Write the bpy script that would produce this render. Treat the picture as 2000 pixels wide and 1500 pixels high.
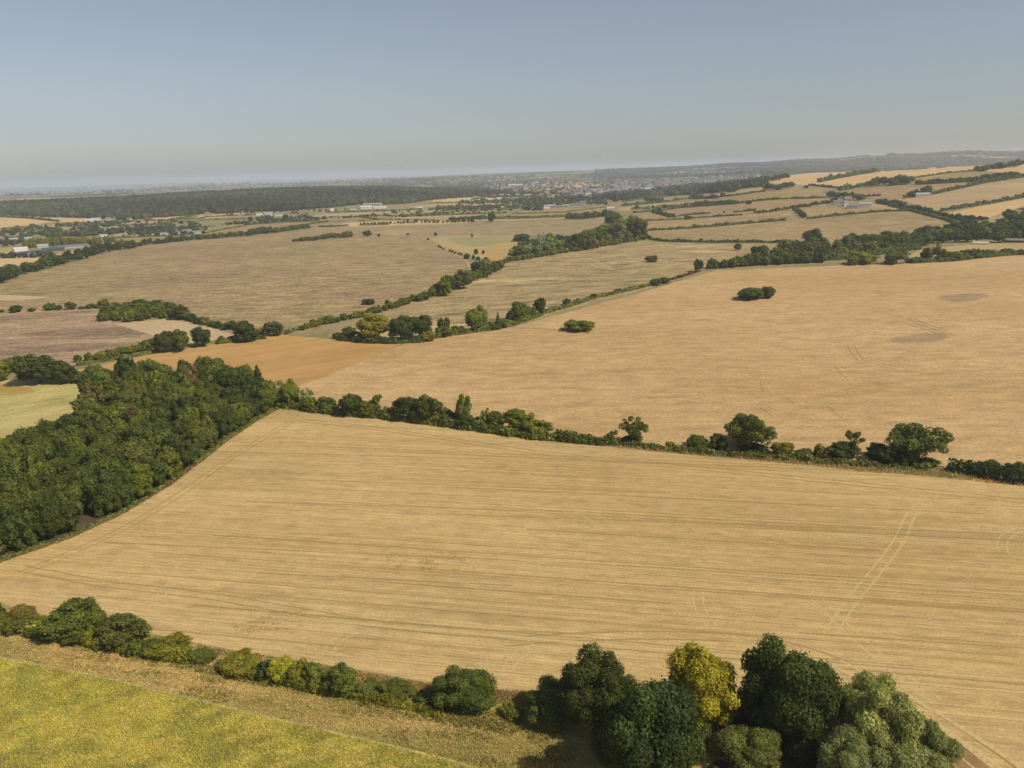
import bpy, math, random
import numpy as np
from mathutils import Vector, Matrix, geometry

sc = bpy.context.scene
for o in list(bpy.data.objects):
    bpy.data.objects.remove(o)
COL = sc.collection
rnd = random.Random(7)
rng = np.random.default_rng(11)

# ------------------------------------------------------------------ camera
CAM_H, FOC = 80.0, 1540.0            # metres above the near fields, focal length in photo pixels (2000 wide)
PITCH, ROLL = math.radians(15.11), math.radians(1.63)
_F = Vector((0, math.cos(PITCH), -math.sin(PITCH)))
_R0 = Vector((1, 0, 0)); _U0 = Vector((0, math.sin(PITCH), math.cos(PITCH)))
_R = _R0 * math.cos(ROLL) - _U0 * math.sin(ROLL)
_U = _U0 * math.cos(ROLL) + _R0 * math.sin(ROLL)
cam = bpy.data.cameras.new('camera'); cam_o = bpy.data.objects.new('camera', cam); COL.objects.link(cam_o)
cam_o.matrix_world = Matrix(((_R.x, _U.x, -_F.x, 0), (_R.y, _U.y, -_F.y, 0), (_R.z, _U.z, -_F.z, CAM_H), (0, 0, 0, 1)))
cam.sensor_width = 36; cam.lens = FOC / 2000 * 36
cam.clip_start = 1; cam.clip_end = 150000
sc.camera = cam_o

# ------------------------------------------------------------------ sky, sun, exposure
SUN_EL, SUN_AZ = math.radians(47), math.radians(122)     # azimuth clockwise from the view direction (+Y)
w = bpy.data.worlds.new('World'); sc.world = w; w.use_nodes = True
nt = w.node_tree; nt.nodes.clear()
sky = nt.nodes.new('ShaderNodeTexSky'); sky.sky_type = 'NISHITA'; sky.sun_disc = False
sky.sun_elevation = SUN_EL; sky.sun_rotation = SUN_AZ
sky.altitude = 100; sky.air_density = 1.0; sky.dust_density = 0.85; sky.ozone_density = 2.0
bg = nt.nodes.new('ShaderNodeBackground'); bg.inputs['Strength'].default_value = 0.084
ow = nt.nodes.new('ShaderNodeOutputWorld')
hs = nt.nodes.new('ShaderNodeHueSaturation'); hs.inputs['Saturation'].default_value = 0.6
nt.links.new(sky.outputs[0], hs.inputs['Color']); tn = nt.nodes.new('ShaderNodeMix'); tn.data_type = 'RGBA'; tn.blend_type = 'MULTIPLY'; tn.inputs[0].default_value = 1.0; tn.inputs[7].default_value = (.945, .965, 1.0, 1)
nt.links.new(hs.outputs[0], tn.inputs[6]); nt.links.new(tn.outputs[2], bg.inputs[0]); nt.links.new(bg.outputs[0], ow.inputs[0])
sl = bpy.data.lights.new('sun', 'SUN'); so = bpy.data.objects.new('sun', sl); COL.objects.link(so)
sl.energy = 4.8; sl.angle = math.radians(0.5); sl.color = (1.0, 0.92, 0.76)
_sd = Vector((math.sin(SUN_AZ) * math.cos(SUN_EL), math.cos(SUN_AZ) * math.cos(SUN_EL), math.sin(SUN_EL)))
so.rotation_euler = _sd.to_track_quat('Z', 'Y').to_euler(); so.location = (300, -100, 300)
sc.view_settings.view_transform = 'Standard'; sc.view_settings.look = 'None'
sc.view_settings.gamma = 1; sc.view_settings.exposure = 0.0; sc.view_settings.use_curve_mapping = False
sc.render.engine = 'CYCLES'
cy = sc.cycles
cy.max_bounces = 5; cy.diffuse_bounces = 3; cy.glossy_bounces = 1; cy.transmission_bounces = 3
cy.transparent_max_bounces = 12; cy.volume_bounces = 1; cy.use_denoising = True
cy.caustics_reflective = False; cy.caustics_refractive = False
cy.pixel_filter_type = 'BLACKMAN_HARRIS'

# ------------------------------------------------------------------ terrain function and pixel-to-ground
def sm(a, b, x):
    t = (x - a) / (b - a)
    if t <= 0: return 0.0
    if t >= 1: return 1.0
    return t * t * (3 - 2 * t)

def gz(x, y):
    d = math.hypot(x, y)
    if d < 260: return 0.0
    az = math.degrees(math.atan2(x, y))
    z = sm(260, 800, d) * (1 - sm(1400, 2600, d)) * 1.7 * (math.sin(x / 150 + 1) * math.cos(y / 190) + math.sin(x / 310 + y / 260))
    if az > 10 and d > 850:
        z += (46 * sm(11, 19, az) + 20 * sm(19, 36, az)) * sm(850, 2200, d) * (1 - 0.6 * sm(2350, 3600, d))
    if az < 0 and d > 1750:
        B = (1 - sm(-9, 0, az)) * (18 + 15 * math.exp(-((az + 15) / 9) ** 2))
        z += B * sm(1750, 2900, d) * (1 - 0.85 * sm(3000, 4200, d))
    if d > 3000:
        z += sm(3000, 5000, d) * 5 * (math.sin(x / 900) + math.cos(y / 700 + x / 1500))
        z += 52 * sm(-16, 0, az) * sm(4500, 9000, d)
        z += sm(9, 24, az) * (34 + 9 * math.sin(az * 0.55 + 0.5) + 7 * math.sin(az * 1.3 + 1)) * sm(5000, 7800, d)
        if az > 18: z += 30 * math.exp(-((az - 29) / 4.0) ** 2) * sm(6000, 9000, d)
        dc = 7000 + 6000 * sm(-30, -17, az)
        t = sm(dc, dc * 1.12, d)
        z = z * (1 - t) - 27 * t
    return z

def ray(u, v):
    return (_F + _R * ((u - 1000) / FOC) - _U * ((v - 750) / FOC)).normalized()

def hit(u, v, lift=0.0):
    r = ray(u, v); t0 = 20.0; t = t0
    while t < 16000:
        if CAM_H + r.z * t < gz(r.x * t, r.y * t) + lift: break
        t0 = t; t *= 1.013
    else:
        t = t0 = 16000
    for _ in range(16):
        m = (t0 + t) / 2
        if CAM_H + r.z * m < gz(r.x * m, r.y * m) + lift: t = m
        else: t0 = m
    return Vector((r.x * t, r.y * t, gz(r.x * t, r.y * t)))

def proj(p):
    q = Vector(p) - Vector((0, 0, CAM_H)); f = q.dot(_F)
    return 1000 + FOC * q.dot(_R) / f, 750 - FOC * q.dot(_U) / f

def boxfit(u, vt, vb, wpx, front=0.35):
    P = hit(u, vb); s = (P - Vector((0, 0, CAM_H))).length
    wd = wpx * s / FOC
    hd = Vector((P.x, P.y, 0)).normalized()
    B = P + hd * wd * front; B.z = gz(B.x, B.y)
    r = ray(u, vt); k = r.z / math.hypot(r.x, r.y)
    h = CAM_H + k * math.hypot(B.x, B.y) - B.z
    return B, wd, max(h, 0.25 * wd)

# ------------------------------------------------------------------ object helpers
def tag(o, label=None, cat=None, group=None, kind=None):
    if label: o['label'] = label
    if cat: o['category'] = cat
    if group: o['group'] = group
    if kind: o['kind'] = kind
    return o

def qmesh(name, V, Q, mats, mi=None, tint=None, smooth=False):
    V = np.asarray(V, np.float32).reshape(-1, 3); Q = np.asarray(Q, np.int32)
    m = bpy.data.meshes.new(name); k = Q.shape[1]; n = len(Q)
    m.vertices.add(len(V)); m.vertices.foreach_set('co', V.ravel())
    m.loops.add(n * k); m.loops.foreach_set('vertex_index', Q.ravel())
    m.polygons.add(n); m.polygons.foreach_set('loop_start', np.arange(0, n * k, k, dtype=np.int32))
    for a in mats: m.materials.append(a)
    if mi is not None: m.polygons.foreach_set('material_index', np.asarray(mi, np.int32))
    if tint is not None:
        at = m.attributes.new('tint', 'FLOAT', 'FACE'); at.data.foreach_set('value', np.asarray(tint, np.float32))
    m.polygons.foreach_set('use_smooth', np.full(n, smooth))
    m.update(calc_edges=True); return m

def mobj(name, me, parent=None, loc=None):
    o = bpy.data.objects.new(name, me); COL.objects.link(o)
    if parent: o.parent = parent
    if loc is not None: o.location = loc
    return o

# ------------------------------------------------------------------ materials
def mat(name):
    m = bpy.data.materials.new(name); m.use_nodes = True; m.node_tree.nodes.clear(); return m, m.node_tree
class NB:
    def __init__(s, nt): s.nt = nt
    def n(s, t, **kw):
        x = s.nt.nodes.new('ShaderNode' + t)
        for k, v in kw.items(): setattr(x, k, v)
        return x
    def l(s, a, b): s.nt.links.new(a, b)
    def val(s, x, inp):
        if isinstance(x, bpy.types.NodeSocket): s.l(x, inp)
        else: inp.default_value = x
    def math(s, op, a, b=0.0, c=None, clamp=False):
        x = s.n('Math', operation=op, use_clamp=clamp); s.val(a, x.inputs[0]); s.val(b, x.inputs[1])
        if c is not None: s.val(c, x.inputs[2])
        return x.outputs[0]
    def mix(s, f, a, b, mode='MIX'):
        x = s.n('Mix', data_type='RGBA', blend_type=mode); s.val(f, x.inputs[0])
        for q, i in ((a, 6), (b, 7)):
            if isinstance(q, bpy.types.NodeSocket): s.l(q, x.inputs[i])
            else: x.inputs[i].default_value = (*q[:3], 1)
        return x.outputs[2]
    def noise(s, vec, scale, detail=3, rough=0.55, dist=0.0):
        x = s.n('TexNoise'); x.inputs['Scale'].default_value = scale; x.inputs['Detail'].default_value = detail
        x.inputs['Roughness'].default_value = rough; x.inputs['Distortion'].default_value = dist
        if vec is not None: s.l(vec, x.inputs['Vector'])
        return x.outputs['Fac']
    def ramp(s, f, a, b):
        x = s.n('MapRange', interpolation_type='SMOOTHSTEP'); s.val(f, x.inputs[0]); x.inputs[1].default_value = a; x.inputs[2].default_value = b
        return x.outputs[0]
    def mapping(s, vec, rot=0.0, scale=(1, 1, 1)):
        r = s.n('VectorRotate', rotation_type='Z_AXIS'); s.l(vec, r.inputs['Vector']); r.inputs['Angle'].default_value = -rot
        x = s.n('VectorMath', operation='MULTIPLY'); s.l(r.outputs[0], x.inputs[0]); x.inputs[1].default_value = scale
        return x.outputs[0]
    def scalecol(s, col, f):
        x = s.n('VectorMath', operation='SCALE'); s.l(col, x.inputs[0]); s.val(f, x.inputs['Scale']); return x.outputs[0]
    def out(s, sh): s.l(sh, s.n('OutputMaterial').inputs[0])

_mats = {}
def field_mat(key, c1, c2, rot=0.0, patch=0.012, stripe=0.35, along=0.006, across=0.5, grain=0.35, gscale=1.2,
              c3=None, c3amt=0.5, c3scale=0.02, c3lo=0.52, c3hi=0.68, stretch=1.0, mottle=0.0, mscale=0.12, mcol=(0.1, 0.09, 0.03), bump=0.25):
    if key in _mats: return _mats[key]
    m, nt = mat(key); b = NB(nt)
    P = b.n('NewGeometry').outputs['Position']
    A = b.mapping(P, rot, (1 / stretch, 1, 0.0))
    pn = b.ramp(b.noise(A, patch, 6, 0.6), 0.34, 0.66)
    col = b.mix(pn, c1, c2)
    if c3 is not None:
        k = b.math('MULTIPLY', b.ramp(b.noise(A, c3scale, 5, 0.62, 0.6), c3lo, c3hi), c3amt); col = b.mix(k, col, c3)
    if mottle > 0:
        M = b.mapping(P, rot, (0.35, 1, 0.0))
        k = b.math('MULTIPLY', b.ramp(b.noise(M, mscale, 6, 0.68, 0.4), 0.5, 0.64), mottle); col = b.mix(k, col, mcol)
    f = None
    if stripe > 0:
        S = b.mapping(P, rot, (along, across, 0.0)); s1 = b.noise(S, 1.0, 7, 0.72)
        S2 = b.mapping(P, rot, (along * 0.5, across * 0.16, 0.0)); s2 = b.noise(S2, 1.0, 4, 0.6)
        s1 = b.ramp(s1, 0.25, 0.75)
        f = b.math('MULTIPLY_ADD', s1, stripe, 1 - stripe / 2)
        f = b.math('MULTIPLY', f, b.math('MULTIPLY_ADD', b.ramp(s2, 0.3, 0.7), stripe * 0.25, 1 - stripe * 0.12))
    g = b.noise(P, gscale, 5, 0.75)
    gf = b.math('MULTIPLY_ADD', b.ramp(g, 0.25, 0.75), grain, 1 - grain / 2)
    g2 = b.math('MULTIPLY_ADD', b.ramp(b.noise(b.mapping(P, rot, (.45, 1, 0.0)), gscale * .24, 4, 0.7), 0.3, 0.7), grain * .55, 1 - grain * .27)
    gf = b.math('MULTIPLY', gf, g2)
    f = gf if f is None else b.math('MULTIPLY', f, gf)
    col = b.scalecol(col, f)
    p = b.n('BsdfPrincipled'); b.l(col, p.inputs['Base Color']); p.inputs['Roughness'].default_value = 0.9
    p.inputs['Specular IOR Level'].default_value = 0.1
    if bump > 0:
        bp = b.n('Bump'); bp.inputs['Strength'].default_value = bump; bp.inputs['Distance'].default_value = 0.25
        b.l(g, bp.inputs['Height']); b.l(bp.outputs[0], p.inputs['Normal'])
    b.out(p.outputs[0]); _mats[key] = m; return m

def flat_mat(key, c, rough=0.8, var=0.2, scale=0.6, spec=0.3, metal=0.0):
    if key in _mats: return _mats[key]
    m, nt = mat(key); b = NB(nt); P = b.n('NewGeometry').outputs['Position']
    g = b.math('MULTIPLY_ADD', b.noise(P, scale, 4, 0.65), var * 2, 1 - var)
    rgb = b.n('RGB'); rgb.outputs[0].default_value = (*c, 1)
    p = b.n('BsdfPrincipled'); b.l(b.scalecol(rgb.outputs[0], g), p.inputs['Base Color'])
    p.inputs['Roughness'].default_value = rough; p.inputs['Specular IOR Level'].default_value = spec; p.inputs['Metallic'].default_value = metal
    b.out(p.outputs[0]); _mats[key] = m; return m

def track_mat(key, c, cover=0.5, along=0.1):
    m, nt = mat(key); b = NB(nt); P = b.n('NewGeometry').outputs['Position']
    n = b.noise(P, 0.25, 5, 0.7); k = b.ramp(n, 0.62 - cover * 0.4, 0.75 - cover * 0.25)
    n2 = b.noise(P, 2.0, 3, 0.7); k = b.math('MULTIPLY', k, b.math('MULTIPLY_ADD', b.ramp(n2, 0.25, 0.6), .45, .4))
    d = b.n('BsdfDiffuse'); d.inputs[0].default_value = (*c, 1); t = b.n('BsdfTransparent'); x = b.n('MixShader')
    b.l(k, x.inputs[0]); b.l(t.outputs[0], x.inputs[1]); b.l(d.outputs[0], x.inputs[2]); b.out(x.outputs[0]); return m

def foliage_mat(name='foliage', perface=False):
    m, nt = mat(name); b = NB(nt)
    oi = b.n('Attribute', attribute_name='leafcol') if perface else b.n('ObjectInfo'); at = b.n('Attribute', attribute_name='tint'); P = b.n('NewGeometry').outputs['Position']
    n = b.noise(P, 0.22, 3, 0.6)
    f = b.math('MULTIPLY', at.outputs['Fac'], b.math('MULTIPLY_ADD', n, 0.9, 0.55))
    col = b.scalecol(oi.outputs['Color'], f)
    h = b.n('HueSaturation'); b.l(col, h.inputs['Color'])
    b.l(b.math('MULTIPLY_ADD', b.noise(P, 0.5, 2, 0.5), 0.05, 0.475), h.inputs['Hue'])
    p = b.n('BsdfPrincipled'); b.l(h.outputs[0], p.inputs['Base Color']); p.inputs['Roughness'].default_value = 0.6
    p.inputs['Specular IOR Level'].default_value = 0.18
    t = b.n('BsdfTranslucent'); b.l(b.mix(1.0, h.outputs[0], (1.1, 1.25, 0.5), 'MULTIPLY'), t.inputs[0])
    x = b.n('MixShader'); x.inputs[0].default_value = 0.36; b.l(p.outputs[0], x.inputs[1]); b.l(t.outputs[0], x.inputs[2])
    b.out(x.outputs[0]); return m
FOL = foliage_mat(); FOLC = foliage_mat('foliage_mass', True)
BARK = flat_mat('bark', (0.14, 0.11, 0.08), 0.9, 0.35, 3.0, 0.1)
PALEBARK = flat_mat('pale_bark', (0.32, 0.27, 0.2), 0.9, 0.3, 3.0, 0.1)
# ------------------------------------------------------------------ vegetation meshes (unit: crown width 1, height 1)
def unit(a): return a / np.maximum(np.linalg.norm(a, axis=-1, keepdims=True), 1e-9)

def leafquads(pos, nrm, size, aspect, g, up=None):
    n = len(pos); a = g.normal(size=(n, 3))
    if up is not None: a = up + 0.35 * a
    t = unit(a - (a * nrm).sum(1, keepdims=True) * nrm); bt = np.cross(nrm, t)
    s = (size * g.uniform(0.65, 1.35, n))[:, None] * 0.5
    t = t * s * aspect; bt = bt * s
    V = np.stack([pos - t, pos - t * 0.1 + bt, pos + t, pos - t * 0.1 - bt], 1).reshape(-1, 3)
    return V, np.arange(4 * n).reshape(n, 4)

def cubesphere(k=3):
    V = []; Q = []
    for ax in range(3):
        for sg in (-1, 1):
            b0 = len(V)
            for i in range(k + 1):
                for j in range(k + 1):
                    p = [0, 0, 0]; p[ax] = sg; p[(ax + 1) % 3] = -1 + 2 * i / k; p[(ax + 2) % 3] = -1 + 2 * j / k; V.append(p)
            for i in range(k):
                for j in range(k):
                    q = [b0 + i * (k + 1) + j, b0 + (i + 1) * (k + 1) + j, b0 + (i + 1) * (k + 1) + j + 1, b0 + i * (k + 1) + j + 1]
                    Q.append(q if sg > 0 else q[::-1])
    return unit(np.array(V, float)), np.array(Q)
CS3, CS2 = cubesphere(4), cubesphere(2)

def limbs(segs, k=5):
    V = []; Q = []
    for p0, r0, p1, r1 in segs:
        p0 = np.array(p0, float); p1 = np.array(p1, float); d = unit(p1 - p0)
        a = np.cross(d, [0.31, 0.77, 0.55]); a = unit(a); c = np.cross(d, a); b0 = len(V)
        for p, r in ((p0, r0), (p1, r1)):
            for i in range(k):
                t = 2 * math.pi * i / k; V.append(p + r * (a * math.cos(t) + c * math.sin(t)))
        for i in range(k):
            Q.append([b0 + i, b0 + (i + 1) % k, b0 + k + (i + 1) % k, b0 + k + i])
    return np.array(V), np.array(Q)

def make_lobes(kind, g):
    L = []; ph0, ph1 = g.uniform(0, 6.28, 2)
    def dome(n, c, R, rl, lo, hi):
        k = 0
        while k < n:
            d = unit(g.normal(size=3))
            if d[2] < lo or d[2] > hi: continue
            asy = 1 + .24 * math.sin(2.1 * math.atan2(d[1], d[0]) + ph0) + .10 * math.sin(5 * d[2] + 3 * math.atan2(d[1], d[0]) + ph1)
            r = g.uniform(*rl); L.append((*(np.array(c) + d * (np.array(R) * g.uniform(0.80, 1.07) * min(asy, 1.2))), r)); k += 1
    if kind == 'round':
        dome(58, (0, 0, .52), (.375, .375, .36), (.055, .14), -.8, 1); dome(8, (0, 0, .55), (.2, .2, .2), (.16, .22), -1, 1); dome(3, (0, 0, .55), (.3, .3, .3), (.16, .2), -.2, 1)
    elif kind == 'bush':
        dome(54, (0, 0, .43), (.375, .375, .43), (.055, .14), -.85, 1); dome(8, (0, 0, .40), (.2, .2, .18), (.18, .24), -1, 1); dome(3, (0, 0, .45), (.28, .28, .3), (.17, .21), -.2, 1)
    elif kind == 'open':
        dome(30, (0, 0, .56), (.37, .37, .36), (.07, .13), -.85, 1); dome(12, (0, 0, .55), (.2, .2, .24), (.08, .12), -1, 1)
    elif kind == 'umbrella':
        dome(13, (0, 0, .72), (.4, .4, .2), (.07, .12), .05, 1)
    elif kind == 'poplar':
        for i in range(16):
            z = .12 + .8 * i / 15; r = .42 * math.sin(math.pi * (0.12 + .8 * i / 15)) ** .6
            t = g.uniform(0, 6.28); L.append((.55 * r * math.cos(t), .55 * r * math.sin(t), z, max(.12, r * .8)))
    elif kind == 'willow':
        dome(50, (0, 0, .48), (.38, .38, .42), (.08, .15), -.8, 1); dome(7, (0, 0, .45), (.18, .18, .16), (.18, .24), -1, 1)
    return np.array(L)

def crown_arrays(kind, seed, nl, leaf, core=True):
    """leaf clumps of one crown: vertices, quads, per-face tint"""
    g = np.random.default_rng(seed)
    if kind == 'conifer':
        V = []; Q = []; T = []; off = 0; pos = []; nr = []
        tiers = 15
        for i in range(tiers):
            f = i / (tiers - 1); z = .10 + .86 * f; r = .5 * (1 - f) ** .8 + .02; nb = max(4, int(10 * (1 - f) + 3))
            for j in range(nb):
                t = 2 * math.pi * (j + g.uniform(-.4, .4)) / nb; rr = r * g.uniform(.7, 1.15)
                m = max(3, int(nl / (tiers * 9)))
                s = g.uniform(.12, 1, m) ** .8
                x = s * rr; sw = g.normal(0, .07, m) * (0.4 + x * 2) ; zz = z + .05 * s ** 2 - .10 * s * r / .5 + g.normal(0, .012, m)
                ct, st = math.cos(t), math.sin(t)
                pos.append(np.stack([x * ct - sw * st, x * st + sw * ct, zz], 1))
                nr.append(np.tile([[ct * .5, st * .5, .9]], (m, 1)))
        pos = np.concatenate(pos); nr = unit(np.concatenate(nr) + g.normal(0, .45, pos.shape))
        V, Q = leafquads(pos, nr, leaf * 1.15, 1.5, g); T = g.uniform(.65, 1.3, len(Q))
        if core:
            cv, cq = CS3; cv = cv * np.array([.20, .20, .42]); cv[:, :2] *= (0.95 - cv[:, 2:] / .42 * .85); cv[:, 2] += .48
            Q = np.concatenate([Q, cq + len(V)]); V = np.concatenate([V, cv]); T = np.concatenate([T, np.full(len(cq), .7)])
        return V, Q, T
    L = make_lobes(kind, g); C = L[:, :3]; R = L[:, 3]
    p = R ** 2 / (R ** 2).sum(); n = int(nl * 1.9)
    li = g.choice(len(L), n, p=p); d = unit(g.normal(size=(n, 3)) + np.array([0, 0, .25]))
    bump = 1 + .10 * np.sin(d[:, 0] * 9 + li * 1.7) * np.sin(d[:, 1] * 8 + li) + .06 * np.sin(d[:, 2] * 13 + li * 2.3)
    pos = C[li] + d * (R[li] * bump * g.uniform(.82, 1.08, n) * np.where(g.random(n) < .07, g.uniform(1.05, 1.28, n), 1))[:, None]
    keep = pos[:, 2] > (.03 if kind in ('bush', 'willow') else .1)
    dist = np.linalg.norm(pos[:, None] - C[None], axis=2); dist[np.arange(n), li] = 9
    keep &= ~(dist < R[None] * .80).any(1)
    pos, d, li = pos[keep][:nl], d[keep][:nl], li[keep][:nl]
    lob = g.uniform(.78, 1.22, len(L))
    if kind == 'willow':
        nr = unit(d * np.array([1, 1, .35]) + g.normal(0, .35, d.shape)); V, Q = leafquads(pos, nr, leaf * .62, 2.6, g, np.array([0, 0, -1.0]))
    else:
        nr = unit(d * .9 + g.normal(0, .38, d.shape)); V, Q = leafquads(pos, nr, leaf, 1.25, g)
    T = lob[li] * g.uniform(.68, 1.32, len(pos))
    if core and kind not in ('open', 'umbrella'):
        cv, cq = CS2
        for c, r in zip(C, R):
            vv = cv * r * .70 + c; vv[:, 2] = np.maximum(vv[:, 2], .02)
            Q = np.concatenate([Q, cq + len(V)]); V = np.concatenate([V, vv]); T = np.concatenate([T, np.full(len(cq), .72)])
    return V, Q, T

def trunk_arrays(kind, seed):
    g = np.random.default_rng(seed); S = []
    if kind == 'conifer':
        return limbs([((0, 0, -.02), .022, (0, 0, .5), .014), ((0, 0, .5), .014, (0, 0, .99), .003)])
    if kind == 'poplar':
        return limbs([((0, 0, -.02), .06, (0, 0, .5), .04), ((0, 0, .5), .04, (0, 0, .95), .008)])
    if kind == 'dead':
        def grow(p, d, ln, r, lv):
            q = p + d * ln; S.append((p, r, q, r * .68))
            if lv == 0: return
            for _ in range(g.integers(2, 4)):
                nd = unit(d + g.normal(0, .42, 3) + np.array([0, 0, .12])); grow(q, nd, ln * g.uniform(.6, .85), r * .62, lv - 1)
        grow(np.array([0, 0, -.02]), unit(np.array([g.normal(0, .1), g.normal(0, .1), 1])), .27, .03, 4)
        return limbs(S, 4)
    L = make_lobes(kind, g); top = np.array([g.normal(0, .02), g.normal(0, .02), .34])
    S.append(((0, 0, -.03), .036, top * .5, .03)); S.append((top * .5, .03, top, .026))
    idx = range(len(L)) if kind in ('open', 'umbrella') else range(0, len(L), 3)
    for i in idx:
        c = L[i, :3]; m = top + (c - top) * .5 + np.array([0, 0, .03]) + g.normal(0, .025, 3)
        st = top * g.uniform(.75, 1)
        S.append((st, .014, m, .010)); S.append((m, .010, c, .004))
        if kind in ('open', 'umbrella'):
            for _ in range(2): S.append((m + (c - m) * .6, .005, c + unit(g.normal(size=3)) * L[i, 3] * .9, .002))
    return limbs(S, 5)

LODS = {'A': (26000, .0200), 'B': (6500, .038), 'C': (900, .092), 'D': (220, .17)}
SEEDS = {'round': 5, 'bush': 6, 'open': 3, 'conifer': 3, 'poplar': 2, 'willow': 2, 'umbrella': 2, 'dead': 3}
_protos = {}
def proto(kind, var, lod, what):
    key = (kind, var, lod, what)
    if key in _protos: return _protos[key]
    seed = hash_kind(kind) * 100 + var; nl, leaf = LODS[lod]
    if kind == 'open': nl = int(nl * .62)
    if kind == 'umbrella': nl = int(nl * .4)
    if kind == 'willow': nl = int(nl * 1.5)
    if what == 'crown':
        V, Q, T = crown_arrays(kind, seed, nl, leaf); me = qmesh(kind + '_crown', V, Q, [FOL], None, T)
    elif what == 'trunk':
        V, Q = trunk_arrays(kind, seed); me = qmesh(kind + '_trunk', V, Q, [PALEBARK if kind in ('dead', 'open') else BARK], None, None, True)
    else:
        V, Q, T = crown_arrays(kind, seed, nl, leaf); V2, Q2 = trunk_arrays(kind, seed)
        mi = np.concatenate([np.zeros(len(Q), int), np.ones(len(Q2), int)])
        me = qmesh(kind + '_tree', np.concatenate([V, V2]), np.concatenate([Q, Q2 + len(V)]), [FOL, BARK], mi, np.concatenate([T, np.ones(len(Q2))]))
    _protos[key] = me; return me
def hash_kind(k): return ['round', 'bush', 'open', 'conifer', 'poplar', 'willow', 'umbrella', 'dead'].index(k) + 1

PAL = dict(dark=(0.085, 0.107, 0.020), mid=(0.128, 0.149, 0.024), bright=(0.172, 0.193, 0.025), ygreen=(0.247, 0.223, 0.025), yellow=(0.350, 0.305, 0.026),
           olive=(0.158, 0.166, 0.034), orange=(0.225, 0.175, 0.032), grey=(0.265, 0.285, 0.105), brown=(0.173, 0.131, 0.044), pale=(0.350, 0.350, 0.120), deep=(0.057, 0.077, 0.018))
def tint_col(c, j=.14):
    b = PAL[c] if isinstance(c, str) else c; k = rnd.uniform(1 - j, 1 + j); h = rnd.uniform(-j, j) * .5
    return (b[0] * k * (1 + h), b[1] * k, b[2] * k * (1 - h), 1)

PLANTS = []
def plant_at(kind, B, wd, h, colr, label, cat=None, group=None, detail=None, name=None, rot=None):
    """one tree or bush standing at B; detail: apparent crown width in rendered pixels"""
    PLANTS.append((kind, B, wd, h, colr, label, cat, group, detail, name, rot))
def plant_now(kind, B, wd, h, colr, label, cat=None, group=None, detail=None, name=None, rot=None):
    if detail is None: detail = wd / max(30, (Vector(B) - Vector((0, 0, CAM_H))).length) * 788
    lod = 'A' if detail > 52 else 'B' if detail > 20 else 'C' if detail > 7 else 'D'
    var = rnd.randrange(SEEDS[kind]); rz = rnd.uniform(0, 6.28) if rot is None else rot
    nm = name or kind_name(kind)
    cat = cat or ('bush' if kind == 'bush' else 'tree')
    if kind == 'dead':
        o = mobj(nm, proto(kind, var, 'A', 'trunk'))
    elif kind == 'bush':
        o = mobj(nm, proto(kind, var, lod, 'crown')); o.color = tint_col(colr)
    elif lod in 'AB' and kind != 'bush':
        o = mobj(nm, None)
        c = mobj('crown', proto(kind, var, lod, 'crown'), o); c.color = tint_col(colr)
        mobj('trunk', proto(kind, var, 'A', 'trunk'), o)
    else:
        o = mobj(nm, proto(kind, var, lod, 'whole')); o.color = tint_col(colr)
    o.location = B; o.rotation_euler = (0, 0, rz); o.scale = (wd, wd, h)
    return tag(o, label, cat, group)

def kind_name(kind): return {'bush': 'bush', 'conifer': 'conifer_tree', 'poplar': 'poplar_tree', 'willow': 'willow_tree', 'dead': 'dead_tree'}.get(kind, 'broadleaf_tree')
def plant_all():
    """the largest 290 of a kind as things, the many tiny far ones as one mass each"""
    by = {}
    for p in PLANTS: by.setdefault(p[9] or kind_name(p[0]), []).append(p)
    for nm, L in by.items():
        def size(p): s = (Vector(p[1]) - Vector((0, 0, CAM_H))).length; return p[2] * p[3] / s / s
        L.sort(key=size, reverse=True)
        for p in L[:290]: plant_now(*p)
        V = []; Q = []; T = []; K = []; off = 0
        for kind, B, wd, h, colr, *_ in L[290:]:
            dt = wd / (Vector(B) - Vector((0, 0, CAM_H))).length * 788; lod = 'C' if dt > 7 else 'D'
            key = ('raw', kind, lod, rnd.randrange(3))
            if key not in _protos:
                nl, leaf = LODS[lod]; _protos[key] = crown_arrays(kind, 900 + key[3] + hash_kind(kind) * 10, nl, leaf)
            v, q, t = _protos[key]; a = rnd.uniform(0, 6.28); c, s = math.cos(a), math.sin(a)
            V.append(np.stack([(v[:, 0] * c - v[:, 1] * s) * wd + B.x, (v[:, 0] * s + v[:, 1] * c) * wd + B.y, v[:, 2] * h + B.z], 1)); Q.append(q + off); off += len(v); T.append(t)
            K.append(np.tile(tint_col(colr), (len(q), 1)))
        if V:
            me = qmesh('small_' + nm + 's', np.concatenate(V), np.concatenate(Q), [FOLC], None, np.concatenate(T))
            at = me.attributes.new('leafcol', 'FLOAT_COLOR', 'FACE'); at.data.foreach_set('color', np.concatenate(K).astype(np.float32).ravel())
            tag(mobj('distant_bushes' if nm == 'bush' else 'distant_tree_rows', me), 'small far %s of the hedgerows and copses' % ('bushes' if nm == 'bush' else 'trees'), 'bushes' if nm == 'bush' else 'trees', None, 'stuff')

def plant(kind, u, vt, vb, w, colr, label, group=None, front=None, cat=None, rot=None):
    if front is None: front = .42 if kind in ('bush', 'willow') else .2
    B, wd, h = boxfit(u, vt, vb, w, front)
    return plant_at(kind, B, wd, h, colr, label, cat, group, w * .512, None, rot)

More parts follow.
